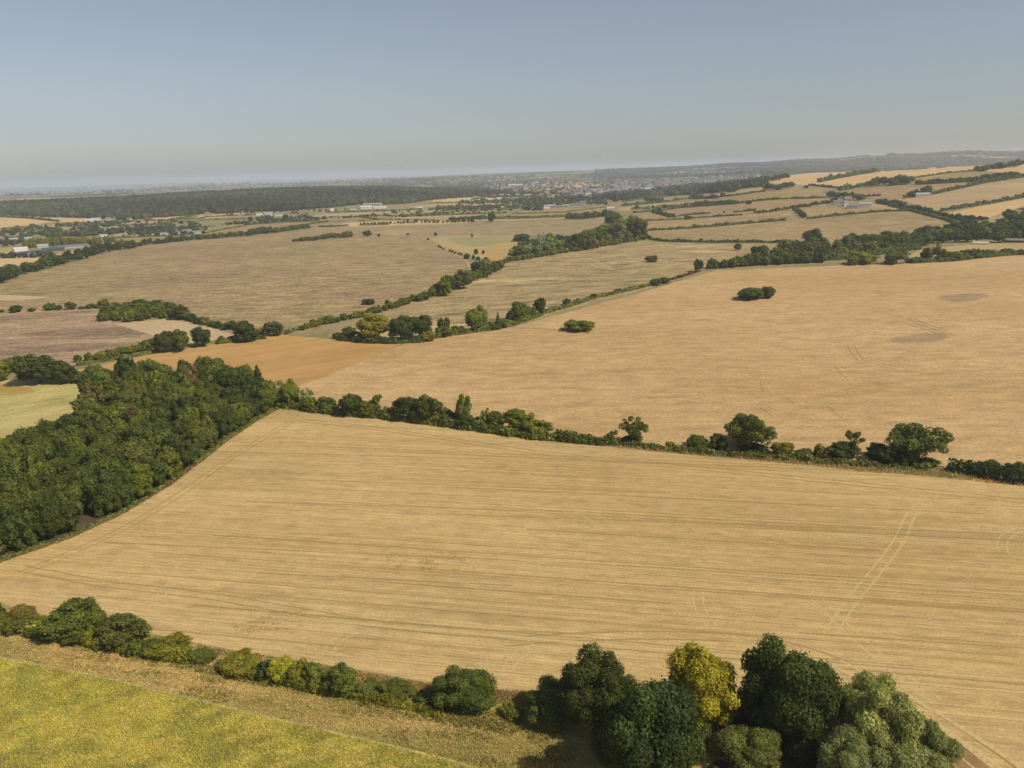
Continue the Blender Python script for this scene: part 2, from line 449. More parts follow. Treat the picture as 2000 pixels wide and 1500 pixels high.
def hedge_arrays(pts, hs, ws, leaf, g, dens=1.5):
    """leafy bank along ground points; hs, ws = height and width in metres at each point"""
    pts = np.array([tuple(p) for p in pts]); d = np.linalg.norm(np.diff(pts, axis=0), axis=1); s = np.concatenate([[0], np.cumsum(d)]); Ln = s[-1]
    hs = np.asarray(hs, float); ws = np.asarray(ws, float); hm, wm = hs.mean(), ws.mean()
    n = int(min(26000, dens * Ln * (2.2 * hm + wm) / leaf ** 2)) + 12
    t = g.uniform(0, Ln, n); P = np.stack([np.interp(t, s, pts[:, i]) for i in range(3)], 1)
    i = np.clip(np.searchsorted(s, t) - 1, 0, len(d) - 1); T = unit(np.diff(pts, axis=0))[i]; T[:, 2] = 0; T = unit(T); N = np.stack([-T[:, 1], T[:, 0], 0 * t], 1)
    ph = g.uniform(0, 6.28, 6)
    def lump(t): return 1 + .22 * np.sin(t / (1.3 * wm) + ph[0]) + .17 * np.sin(t / (.62 * wm) + ph[1]) + .13 * np.sin(t / (3.1 * wm) + ph[2])
    lu = lump(t); H = np.interp(t, s, hs) * lu; W = np.interp(t, s, ws) * (.7 + .3 * lu)
    a = g.uniform(-.12, math.pi + .12, n); ca, sa = np.cos(a), np.maximum(np.sin(a), .03)
    rad = g.uniform(.85, 1.08, n)
    pos = P + N * (ca * W * .5 * rad)[:, None] + np.array([0, 0, 1.0]) * (sa ** .8 * H * rad)[:, None]
    nr = unit(N * ca[:, None] + np.array([0, 0, 1.0]) * sa[:, None] + g.normal(0, .5, (n, 3)))
    V, Q = leafquads(pos, nr, leaf, 1.2, g); Tn = g.uniform(.65, 1.35, n) * (1 + .2 * np.sin(t / (.8 * wm) + ph[3]))
    # inner mass
    m = max(4, int(Ln / max(wm * .6, 1))); tt = np.linspace(0, Ln, m); PP = np.stack([np.interp(tt, s, pts[:, i]) for i in range(3)], 1)
    TT = unit(np.gradient(PP, axis=0)); TT[:, 2] = 0; TT = unit(TT); NN = np.stack([-TT[:, 1], TT[:, 0], 0 * tt], 1)
    HH = np.interp(tt, s, hs) * lump(tt) * .85; WW = np.interp(tt, s, ws) * (.7 + .3 * lump(tt)) * .42
    HH[0] *= .3; HH[-1] *= .3
    prof = [(-1, 0), (-.85, .55), (-.4, .95), (.4, .95), (.85, .55), (1, 0)]; cv = []
    for k, (x, z) in enumerate(prof): cv.append(PP + NN * (x * WW)[:, None] + np.array([0, 0, 1.0]) * (z * HH - (.05 if z == 0 else 0))[:, None])
    cv = np.stack(cv, 1).reshape(-1, 3); cq = []
    for a_ in range(m - 1):
        for k in range(5): cq.append([a_ * 6 + k, a_ * 6 + k + 1, (a_ + 1) * 6 + k + 1, (a_ + 1) * 6 + k])
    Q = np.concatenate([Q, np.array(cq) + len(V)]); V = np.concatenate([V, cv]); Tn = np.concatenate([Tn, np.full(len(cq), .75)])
    return V, Q, Tn

def resample(pts, step):
    out = []
    for a, c in zip(pts[:-1], pts[1:]):
        n = max(1, int((c - a).length / step))
        for i in range(n): p = a.lerp(c, i / n); out.append(Vector((p.x, p.y, gz(p.x, p.y))))
    out.append(pts[-1]); return out

def hedge(path, hpx, colr, label, wfac=1.0, group=None, name='hedge', cat='hedge', jit=.12, dens=1.5):
    """path in photo pixels (foot of the hedge); hpx = apparent height in photo pixels"""
    P = [hit(u, v) for u, v in path]; dm = sum((p - Vector((0, 0, CAM_H))).length for p in P) / len(P)
    h = hpx * dm / FOC; wd = h * 1.25 * wfac; P = resample(P, max(1.2, wd * .7))
    P = [p + Vector((rnd.uniform(-jit, jit) * wd, rnd.uniform(-jit, jit) * wd, 0)) for p in P]
    g = np.random.default_rng(rnd.randrange(10 ** 6)); c = P[0].copy()
    leaf = max(.22, dm / 788 * 1.9)
    leaf = min(leaf, h * .8)
    hh = [h * rnd.uniform(.78, 1.22) for _ in P]
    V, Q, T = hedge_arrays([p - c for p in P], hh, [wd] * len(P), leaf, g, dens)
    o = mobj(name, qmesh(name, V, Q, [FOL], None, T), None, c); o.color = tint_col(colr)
    return tag(o, label, cat, group)

def tri_in(p, poly):
    x, y = p; c = False; j = len(poly) - 1
    for i in range(len(poly)):
        if (poly[i][1] > y) != (poly[j][1] > y) and x < (poly[j][0] - poly[i][0]) * (y - poly[i][1]) / (poly[j][1] - poly[i][1]) + poly[i][0]: c = not c
        j = i
    return c

def fill_path(path, sizes, step, kinds, cols, labeler, group, jit=2.5, wr=(.85, 1.25)):
    """trees along a pixel path; sizes = apparent height at start and end, step = spacing as a share of height"""
    L = [0]
    for a, c in zip(path[:-1], path[1:]): L.append(L[-1] + math.hypot(c[0] - a[0], c[1] - a[1]))
    t = 0; k = 0
    while t <= L[-1]:
        f = t / L[-1]; hp = (sizes[0] * (1 - f) + sizes[1] * f) * rnd.uniform(.72, 1.2)
        u = float(np.interp(t, L, [p[0] for p in path])); v = float(np.interp(t, L, [p[1] for p in path])) + rnd.uniform(-jit, jit) * .4
        kd = rnd.choice(kinds); cl = rnd.choice(cols); wpx = hp * rnd.uniform(*wr) * (1.0 if kd != 'bush' else 1.15)
        if kd == 'poplar': wpx = hp * .3
        if kd == 'conifer': wpx = hp * .55
        plant(kd, u, v - hp, v, wpx, cl, labeler(f, kd, cl, hp), group); t += hp * step * rnd.uniform(.7, 1.3); k += 1

def fill_poly(poly, hp, n, kinds, cols, labeler, group, mind=.55):
    us = [p[0] for p in poly]; vs = [p[1] for p in poly]; got = []; tries = 0
    while len(got) < n and tries < n * 60:
        tries += 1; u = rnd.uniform(min(us), max(us)); v = rnd.uniform(min(vs), max(vs))
        if not tri_in((u, v), poly): continue
        h = rnd.uniform(*hp)
        if any(abs(u - a) < mind * h and abs(v - c) < mind * h * .35 for a, c in got): continue
        got.append((u, v)); kd = rnd.choice(kinds); cl = rnd.choice(cols)
        plant(kd, u, v - h, v, h * rnd.uniform(.9, 1.3), cl, labeler(u, v, kd, cl, h), group)
CW = dict(dark='dark green', mid='mid green', bright='bright green', ygreen='yellow green', yellow='yellow', olive='olive', orange='orange', grey='grey green', brown='brownish', pale='pale green', deep='very dark green')
def third(f, a, b, c): return a if f < .34 else b if f < .67 else c
# ------------------------------------------------------------------ ground: one sheet cut into fields
def pdir(a, c):
    p, q = hit(*a), hit(*c); return math.atan2(q.y - p.y, q.x - p.x)
R_MAIN = pdir((500, 985), (1600, 1048))
R_BACK = pdir((1100, 700), (1800, 690))
R_HILL = pdir((200, 560), (800, 540))
R_GOLD = pdir((450, 720), (700, 680))
R_RIGHT = pdir((1600, 350), (1900, 330))
STR = (.49, .335, .150); STR2 = (.41, .265, .105)
M_GROUND = field_mat('rough_pasture', (.27, .205, .105), (.19, .165, .075), 0, .01, 0, .006, .5, .5, .6, (.09, .10, .035), .6, .015)
M_MAIN = field_mat('cut_stubble', (0.465, 0.327, 0.145), (0.384, 0.254, 0.103), R_MAIN, .009, .50, .009, 1.5, .42, 2.2, (.33, .23, .10), .75, .016, .5, .68, 2.5, .45, .30, (.29, .205, .09))
M_BACK = field_mat('dry_stubble', (0.442, 0.297, 0.143), (0.383, 0.244, 0.106), R_BACK, .010, .16, .05, .3, .55, .9, (.31, .215, .10), .5, .05, .5, .72, 3, .28, .16, (.22, .16, .07))
M_GOLD = field_mat('golden_stubble', (0.414, 0.257, 0.100), (0.354, 0.203, 0.068), R_GOLD, .012, .30, .004, .12, .2, 1.2)
M_PURP = field_mat('bare_purple_soil', (.235, .155, .100), (.36, .255, .145), R_HILL, .022, .3, .03, .22, .85, .6, (.155, .105, .07), .8, .03, .45, .68, 4)
M_SAND = field_mat('pale_tilled_soil', (.43, .325, .19), (.40, .295, .165), R_GOLD, .03, .14, .01, .3, .2, 1)
M_YELF = field_mat('yellow_green_crop', (.36, .305, .095), (.40, .325, .14), R_GOLD, .02, .2, .03, .3, .4, .7, (.22, .215, .06), .6, .035)
M_RUST = field_mat('rust_soil', (.36, .21, .055), (.31, .24, .07), R_GOLD, .03, .2, .02, .3, .3, .7)
M_HILL = field_mat('grazed_brown_hill', (0.307, 0.212, 0.112), (0.262, 0.198, 0.092), R_HILL, .004, .35, .03, .2, .85, .45, (.235, .150, .092), .75, .006, .48, .66, 1.5, .9, .14, (.17, .14, .06), .5)
M_HILL2 = field_mat('grazed_upper_hill', (.285, .205, .115), (.25, .195, .095), R_HILL, .006, .25, .01, .1, .85, .5, (.22, .145, .09), .5, .01, .5, .66, 3)
M_ROUGH = field_mat('rough_hillside', (0.323, 0.226, 0.114), (0.277, 0.209, 0.100), R_HILL + .12, .010, .35, .03, .15, .85, .5, (.46, .345, .165), .8, .02, .53, .68, 3, .85, .075, (.125, .115, .048))
M_TRIG = field_mat('tan_meadow', (.37, .265, .125), (.33, .25, .115), R_HILL, .02, .15, .01, .2, .25, .6)
M_TRIM = field_mat('green_meadow', (.225, .215, .092), (.275, .24, .105), R_HILL, .02, .15, .01, .2, .25, .6)
M_TRIO = field_mat('orange_meadow', (.37, .235, .085), (.36, .26, .115), R_HILL, .02, .2, .01, .2, .25, .6)
M_PAST = field_mat('dry_pasture', (0.319, 0.219, 0.106), (0.263, 0.186, 0.086), R_RIGHT, .010, .3, .02, .12, .85, .4, (.20, .175, .072), .6, .010, .5, .68, 3, .7, .09, (.17, .125, .06))
M_BROWN = field_mat('brown_pasture', (0.300, 0.193, 0.099), (0.260, 0.174, 0.087), R_RIGHT, .012, .25, .01, .12, .85, .4)
M_GREENP = field_mat('greenish_pasture', (0.275, 0.203, 0.086), (0.237, 0.183, 0.072), R_RIGHT, .006, .25, .01, .12, .85, .4)
M_PALEP = field_mat('pale_pasture', (0.350, 0.256, 0.128), (0.310, 0.233, 0.110), R_RIGHT, .01, .2, .01, .12, .25, .4)
M_HGOLD = field_mat('hill_stubble', (.49, .34, .165), (.44, .29, .125), R_RIGHT, .006, .22, .004, .08, .2, .4)
M_HTAN = field_mat('hill_tan', (.36, .262, .132), (.335, .222, .118), R_RIGHT, .005, .25, .004, .05, .2, .4)
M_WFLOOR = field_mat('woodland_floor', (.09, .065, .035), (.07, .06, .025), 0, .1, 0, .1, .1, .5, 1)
M_VERGE = field_mat('rough_grass_verge', (.42, .28, .11), (.30, .225, .075), pdir((100, 1240), (700, 1370)), .10, .3, .06, .8, .6, 1.6, (.16, .15, .038), .85, .06, .44, .60, 3)
M_CROP = field_mat('ripening_crop', (.43, .34, .11), (.38, .32, .09), pdir((0, 1290), (900, 1495)), .05, .25, .1, 1.2, .7, 2.6, (.26, .255, .055), .7, .06, .48, .64, 2)
M_BARE = field_mat('bare_soil', (.245, .175, .110), (.22, .155, .095), 0, .1, 0, .1, .1, .25, .8)
M_BROWNBAND = field_mat('trampled_brown_grass', (.22, .13, .055), (.30, .19, .085), pdir((1850, 1430), (1980, 1500)), .15, .4, .1, .8, .4, 2)

FIELDS = []     # later entries lie over earlier ones
def field(poly, m, name, label, cat='field'): FIELDS.append((poly, m, name, label, cat))

field([(-300, 1215), (0, 1188), (250, 1238), (460, 1285), (700, 1320), (850, 1345), (1000, 1352), (1150, 1365), (1330, 1375), (1520, 1405), (1620, 1435), (1720, 1480), (1760, 1700), (1100, 2000), (-300, 2000)],
      M_VERGE, 'grass_verge', 'rough strip of long dry grass and weeds between the cut field and the yellow green crop', 'grass verge')
field([(-300, 1215), (0, 1281), (220, 1325), (450, 1379), (600, 1415), (760, 1453), (900, 1488), (1000, 1520), (1100, 1600), (1100, 2000), (-400, 2000)],
      M_CROP, 'crop_field', 'yellow green ripening crop in the near left corner')
field([(-200, 1440), (0, 1478), (60, 1492), (130, 1515), (60, 1600), (-300, 1600)], M_BARE, 'soil_strip', 'bare brown soil at the very bottom left corner of the crop', 'soil')
field([(545, 799), (640, 806), (740, 817), (860, 832), (960, 847), (1080, 864), (1200, 874), (1330, 887), (1480, 899), (1600, 910), (1700, 921), (1830, 931), (2000, 949), (2300, 990), (2600, 1100), (2600, 1900), (1960, 1900), (1850, 1560), (1750, 1470), (1640, 1425), (1520, 1385), (1330, 1362), (1100, 1352), (960, 1345), (850, 1335), (700, 1308), (560, 1285), (460, 1270), (350, 1248), (250, 1228), (100, 1203), (0, 1178), (-150, 1146), (0, 1098), (130, 1053), (240, 1003), (340, 943), (440, 863), (520, 810)],
      M_MAIN, 'stubble_field', 'large cut straw coloured field with rows across the middle of the view')
field([(1900, 918), (2300, 960), (2600, 1010), (2600, 1102), (2300, 992), (1900, 940)], M_BACK, 'dry_field_corner', 'dry grassy corner beyond the right edge hedge')
field([(560, 768), (640, 793), (740, 805), (860, 822), (960, 837), (1080, 853), (1200, 863), (1330, 876), (1480, 888), (1600, 897), (1700, 906), (1830, 914), (2000, 930), (2300, 965), (2700, 900), (2500, 560), (2300, 480), (2000, 496), (1840, 508), (1700, 515), (1560, 522), (1400, 528), (1340, 545), (1250, 572), (1100, 612), (1000, 640), (900, 646), (800, 668), (720, 700), (640, 733), (590, 750)],
      M_BACK, 'dry_field', 'wide pale dry field sloping away behind the middle hedgerow')
field([(140, 725), (310, 689), (440, 668), (540, 653), (640, 662), (790, 668), (720, 700), (640, 733), (590, 750), (555, 770), (480, 772), (300, 772), (150, 748)],
      M_GOLD, 'golden_field', 'golden orange cut field beyond the left woodland')
field([(-400, 628), (0, 611), (200, 603), (230, 630), (300, 652), (330, 670), (300, 682), (150, 713), (0, 728), (-400, 745)], M_PURP, 'bare_field', 'purplish brown patchy field at the left edge')
field([(222, 632), (330, 622), (370, 623), (415, 640), (460, 655), (380, 673), (330, 674), (300, 655)], M_SAND, 'tilled_field', 'small pale tilled field under the scrubby thicket')
field([(-400, 746), (0, 742), (180, 745), (216, 748), (160, 800), (80, 850), (0, 880), (-400, 960)], M_YELF, 'weedy_field', 'yellow green weedy field behind the left woodland')
field([(-400, 752), (0, 751), (60, 757), (70, 766), (30, 772), (-400, 790)], M_RUST, 'rust_patch', 'rust coloured patch at the top of the weedy left field', 'soil')
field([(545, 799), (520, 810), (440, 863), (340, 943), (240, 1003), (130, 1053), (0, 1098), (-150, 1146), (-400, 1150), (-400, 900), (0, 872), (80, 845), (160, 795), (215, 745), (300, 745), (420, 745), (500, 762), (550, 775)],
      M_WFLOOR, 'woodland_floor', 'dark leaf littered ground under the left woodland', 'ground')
field([(-300, 628), (-200, 590), (0, 555), (100, 525), (200, 498), (300, 480), (400, 468), (480, 462), (560, 455), (640, 449), (760, 444), (850, 456), (850, 466), (890, 490), (925, 512), (870, 556), (780, 594), (700, 617), (560, 647), (440, 637), (350, 612), (202, 603), (0, 612)],
      M_HILL, 'hill_pasture', 'broad brown grazed hill on the left with faint purple patches')
field([(-200, 578), (0, 576), (60, 578), (105, 580), (40, 586), (-200, 590)], M_SAND, 'pale_patch', 'pale bare patch on the left of the brown hill', 'soil')
field([(625, 449), (720, 437), (820, 436), (1000, 432), (1120, 430), (1195, 424), (1185, 442), (1160, 454), (1000, 461), (900, 461), (850, 463), (760, 447)], M_HILL2, 'upper_pasture', 'brown upper pasture beyond the small triangular meadow')
field([(725, 455), (760, 449), (800, 447), (822, 450), (775, 459)], M_PALEP, 'pale_strip', 'pale strip at the crest of the brown hill', 'field')
field([(836, 466), (870, 461), (1002, 461), (1012, 472), (1010, 482), (985, 506), (960, 513), (920, 499), (870, 482)], M_TRIG, 'triangular_meadow', 'tan triangular meadow with a green centre')
field([(872, 464), (996, 462), (1000, 470), (960, 479), (925, 483), (890, 476)], M_TRIM, 'green_meadow', 'green middle of the triangular meadow')
field([(925, 488), (965, 479), (1010, 474), (1010, 482), (985, 506), (960, 511)], M_TRIO, 'orange_meadow', 'orange tan corner of the triangular meadow')
field([(640, 655), (720, 622), (770, 600), (860, 575), (950, 535), (985, 515), (1060, 500), (1150, 485), (1255, 468), (1270, 473), (1400, 476), (1545, 476), (1500, 492), (1380, 522), (1330, 543), (1250, 568), (1100, 606), (1040, 622), (960, 640), (900, 645), (850, 655), (690, 662)],
      M_ROUGH, 'rough_hillside', 'rough tan hillside with chalky tracks in the centre')
# right hand pastures
field([(1262, 453), (1400, 442), (1530, 432), (1560, 427), (1660, 420), (1775, 413), (1800, 416), (1900, 446), (1880, 453), (1760, 471), (1660, 481), (1545, 475), (1400, 473), (1300, 470)], M_PAST, 'pasture', 'long dry pasture above the copse on the right')
field([(1250, 432), (1400, 422), (1500, 415), (1548, 411), (1562, 427), (1530, 432), (1400, 441), (1262, 452)], M_PAST, 'pasture', 'dry pasture between two thin hedges, second up from the copse')
field([(1237, 417), (1275, 415), (1312, 425), (1245, 432)], M_BROWN, 'pasture', 'small brown pasture beside the far end of the centre wood')
field([(1275, 415), (1340, 406), (1440, 398), (1600, 386), (1645, 383), (1640, 394), (1540, 403), (1380, 418), (1312, 425)], M_BROWN, 'pasture', 'long brown pasture left of the farm')
field([(1312, 425), (1380, 418), (1540, 404), (1548, 411), (1500, 415), (1400, 422), (1250, 432)], M_GREENP, 'pasture', 'thin green pasture under the long brown one')
field([(1400, 387), (1540, 366), (1600, 367), (1625, 384), (1480, 396), (1420, 398)], M_GREENP, 'pasture', 'smooth greenish field below the hilltop trees')
field([(1347, 377), (1490, 366), (1496, 374), (1410, 384), (1368, 386)], M_PALEP, 'pasture', 'pale field at the near edge of the town trees')
field([(1285, 386), (1345, 377), (1362, 386), (1300, 393)], M_GREENP, 'pasture', 'small greenish field with a bush line right of it')
field([(1205, 406), (1300, 396), (1390, 389), (1400, 396), (1330, 401), (1215, 412)], M_PALEP, 'pasture', 'pale field behind the row of pale hedge trees')
field([(1240, 414), (1340, 403), (1440, 397), (1330, 405)], M_PALEP, 'pasture', 'thin pale strip in front of the row of pale hedge trees')
field([(1560, 408), (1600, 402), (1690, 403), (1778, 411), (1660, 419), (1575, 428)], M_GREENP, 'paddock', 'farm paddock with a pale track below the white farmhouse')
field([(1690, 397), (1710, 395), (1740, 402), (1780, 411), (1700, 406)], M_PALEP, 'yard', 'pale farm yard beside the barns', 'yard')
field([(1496, 358), (1540, 343), (1640, 330), (1790, 321), (2000, 316), (2600, 300), (2600, 322), (2300, 333), (2000, 341), (1905, 333), (1790, 349), (1690, 361), (1650, 367), (1580, 362)], M_HGOLD, 'hill_field', 'bright stubble field along the crest of the right hill')
field([(1785, 349), (1905, 334), (2000, 342), (2600, 320), (2600, 335), (2000, 350), (1915, 354), (1850, 357), (1790, 360)], M_GREENP, 'hill_field', 'greenish hill field below the thicket on the right')
field([(1668, 373), (1700, 368), (1790, 361), (1900, 356), (1920, 359), (1830, 378), (1770, 393), (1720, 392)], M_BROWN, 'hill_field', 'brown hill field in front of the long hilltop wood')
field([(1765, 390), (1830, 379), (1920, 359), (2000, 348), (2600, 310), (2700, 370), (2300, 372), (2000, 384), (1920, 400), (1845, 413), (1800, 405)], M_HTAN, 'hill_field', 'large smooth tan field on the right slope')
field([(1850, 416), (1920, 402), (2000, 387), (2300, 375), (2700, 400), (2300, 410), (2000, 402), (1960, 416), (1930, 426), (1890, 424)], M_HGOLD, 'hill_field', 'golden strip field right of the hedged lane')
field([(1918, 427), (1972, 420), (1966, 433), (1932, 433)], M_HTAN, 'hill_field', 'little tan corner field among the right hand trees')
field([(1765, 503), (1800, 487), (1900, 477), (2000, 474), (2400, 462), (2400, 487), (2000, 488), (1900, 494), (1780, 505)], M_TRIG, 'strip_field', 'narrow tan field between the copse and the right hedgerow')
# valley floor fields
VAL = [([(-300, 424), (0, 422), (180, 427), (160, 433), (100, 434), (0, 446), (-300, 455)], M_HGOLD, 'straw coloured valley field below the forest at the left edge'),
 ([(60, 445), (170, 434), (190, 437), (120, 448)], M_PALEP, 'narrow pale field right of the straw field on the left'),
 ([(165, 440), (330, 430), (325, 437), (200, 446)], M_PALEP, 'pale strip running to the forest corner'),
 ([(278, 428), (375, 417), (382, 420), (310, 430)], M_HGOLD, 'bright field tucked against the forest edge'),
 ([(390, 421), (490, 415), (475, 422), (382, 427)], M_HGOLD, 'second bright field tucked against the forest edge'),
 ([(420, 453), (480, 441), (620, 433), (600, 438), (560, 443), (480, 456)], M_BROWN, 'brown valley field above the left hill hedge'),
 ([(612, 445), (680, 435), (800, 431), (935, 432), (900, 436), (700, 443)], M_HGOLD, 'golden field on the skyline of the brown hill'),
 ([(590, 425), (640, 416), (780, 411), (885, 408), (870, 413), (720, 422), (640, 427)], M_PALEP, 'long pale field in front of the forest'),
 ([(700, 432), (790, 424), (950, 418), (980, 421), (850, 429)], M_PALEP, 'pale field left of the lone dark valley tree'),
 ([(850, 430), (960, 427), (1110, 422), (1190, 419), (1190, 424), (1000, 431)], M_PALEP, 'thin pale field above the upper brown pasture'),
 ([(970, 424), (1000, 418), (1110, 416), (1110, 421), (1000, 426)], M_GREENP, 'grey green field right of the lone dark valley tree'),
 ([(800, 418), (880, 410), (990, 409), (960, 415), (850, 419)], M_GREENP, 'grey green field left of the centre barns'),
 ([(1010, 413), (1100, 408), (1190, 405), (1195, 408), (1100, 417), (1030, 417)], M_GREENP, 'grey green field below the centre barns'),
 ([(-100, 512), (0, 505), (107, 502), (92, 515), (0, 533), (-100, 548)], M_HGOLD, 'gold field under the sheds at the left edge'),
 ([(-100, 488), (0, 484), (46, 482), (48, 491), (0, 497), (-100, 500)], M_TRIG, 'tan field left of the poplars'),
 ([(228, 466), (365, 460), (372, 465), (300, 474), (280, 481), (240, 480)], M_GREENP, 'grey green field right of the poplars'),
 ([(215, 456), (330, 450), (362, 452), (300, 461), (230, 463)], M_PALEP, 'pale field behind the poplars'),
 ([(100, 497), (170, 484), (205, 480), (190, 488), (120, 499)], M_TRIG, 'tan field between the sheds and the dark hedge'),
 ([(838, 393), (880, 387), (950, 385), (900, 394), (845, 396)], M_HGOLD, 'orange field at the right end of the forest'),
 ([(922, 391), (950, 386), (1000, 385), (960, 391)], M_HGOLD, 'orange field right of the one at the forest end'),
 ([(950, 380), (1015, 378), (1016, 383), (960, 382)], M_HGOLD, 'small straw field in the valley, left of a matching strip'),
 ([(1020, 379), (1062, 379), (1062, 382), (1020, 382)], M_HGOLD, 'small straw strip in the valley'),
 ([(880, 400), (940, 397), (1015, 395), (965, 401), (900, 403)], M_HGOLD, 'thin straw field behind the grey green fields'),
 ([(800, 402), (850, 398), (900, 398), (860, 403), (800, 405)], M_HTAN, 'thin tan field beside the white sheds'),
 ([(915, 384), (940, 379), (945, 381), (930, 385)], M_HGOLD, 'tiny straw field by the valley trees'),
 ([(1060, 363), (1150, 358), (1182, 363), (1110, 368)], M_HGOLD, 'distant orange field left of the town'),
 ([(560, 452), (600, 447), (650, 443), (700, 441), (640, 449)], M_HILL2, 'brown band at the crest of the left hill')]
for p, m, l in VAL: field(p, m, 'valley_field', l)
# two bare ovals in the dry field
def oval(cu, cv, a, b_, tilt, n=36):
    out = []
    for i in range(n):
        t = 2 * math.pi * i / n; k = 1 + .05 * math.sin(3 * t + cu) + .04 * math.sin(7 * t)
        out.append((cu + a * k * math.cos(t), cv + b_ * k * math.sin(t) + tilt * math.cos(t)))
    return out
M_OV = [field_mat('thin_soil_%d' % i, (.40 - .05 * i, .275 - .032 * i, .14 - .013 * i), (.37 - .05 * i, .25 - .03 * i, .125 - .012 * i), R_BACK, .05, .2, .02, .3, .4, .6) for i in range(3)]
for cu, cv, a_, b_, tl, nm in ((1882, 581, 55, 9, -2.5, 'upper'), (1796, 661, 65, 10.5, -3.5, 'lower')):
    for i in range(3):
        field([(u + rnd.uniform(-3, 3), v + rnd.uniform(-.5, .5)) for u, v in oval(cu, cv, a_ * (1 - .09 * i), b_ * (1 - .13 * i), tl, 46)], M_OV[i], 'soil_oval', ['faint outer ring', 'darker inner ring', 'bare brown middle'][i] + ' of the %s oval in the dry field on the right' % nm, 'soil')
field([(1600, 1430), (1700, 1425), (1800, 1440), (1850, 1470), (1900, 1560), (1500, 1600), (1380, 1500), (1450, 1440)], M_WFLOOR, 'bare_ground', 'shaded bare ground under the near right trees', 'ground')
field([(1846, 1428), (1900, 1462), (1960, 1520), (2010, 1600), (1960, 1600), (1880, 1520), (1838, 1450)], M_BROWNBAND, 'trampled_strip', 'dark brown trampled strip at the bottom right', 'ground')

def far_mat():
    m, nt = mat('far_farmland'); b = NB(nt); P = b.n('NewGeometry').outputs['Position']
    n = b.n('TexNoise'); n.inputs['Scale'].default_value = .0012; b.l(P, n.inputs['Vector'])
    wv = b.n('VectorMath', operation='MULTIPLY_ADD'); b.l(n.outputs['Color'], wv.inputs[0]); wv.inputs[1].default_value = (200, 200, 0); b.l(P, wv.inputs[2])
    sc_ = b.mapping(wv.outputs[0], .4, (.0052, .0036, 0))
    v = b.n('TexVoronoi'); v.inputs['Scale'].default_value = 1; b.l(sc_, v.inputs['Vector'])
    e = b.n('TexVoronoi', feature='DISTANCE_TO_EDGE'); e.inputs['Scale'].default_value = 1; b.l(sc_, e.inputs['Vector'])
    sp = b.n('SeparateColor'); b.l(v.outputs['Color'], sp.inputs[0])
    c = b.mix(b.ramp(sp.outputs[0], .25, .45), (.055, .065, .03), (.20, .175, .085))
    c = b.mix(b.ramp(sp.outputs[1], .62, .75), c, (.40, .28, .14))
    c = b.mix(b.math('SUBTRACT', 1.0, b.ramp(e.outputs['Distance'], .03, .07)), c, (.035, .045, .02))
    wn = b.noise(P, .0016, 5, .6); c = b.mix(b.ramp(wn, .5, .56), c, (.03, .042, .018))
    c = b.scalecol(c, b.math('MULTIPLY_ADD', b.noise(P, .05, 3, .6), .8, .6))
    d = b.n('BsdfDiffuse'); b.l(c, d.inputs[0]); b.out(d.outputs[0]); return m
M_FAR = far_mat()

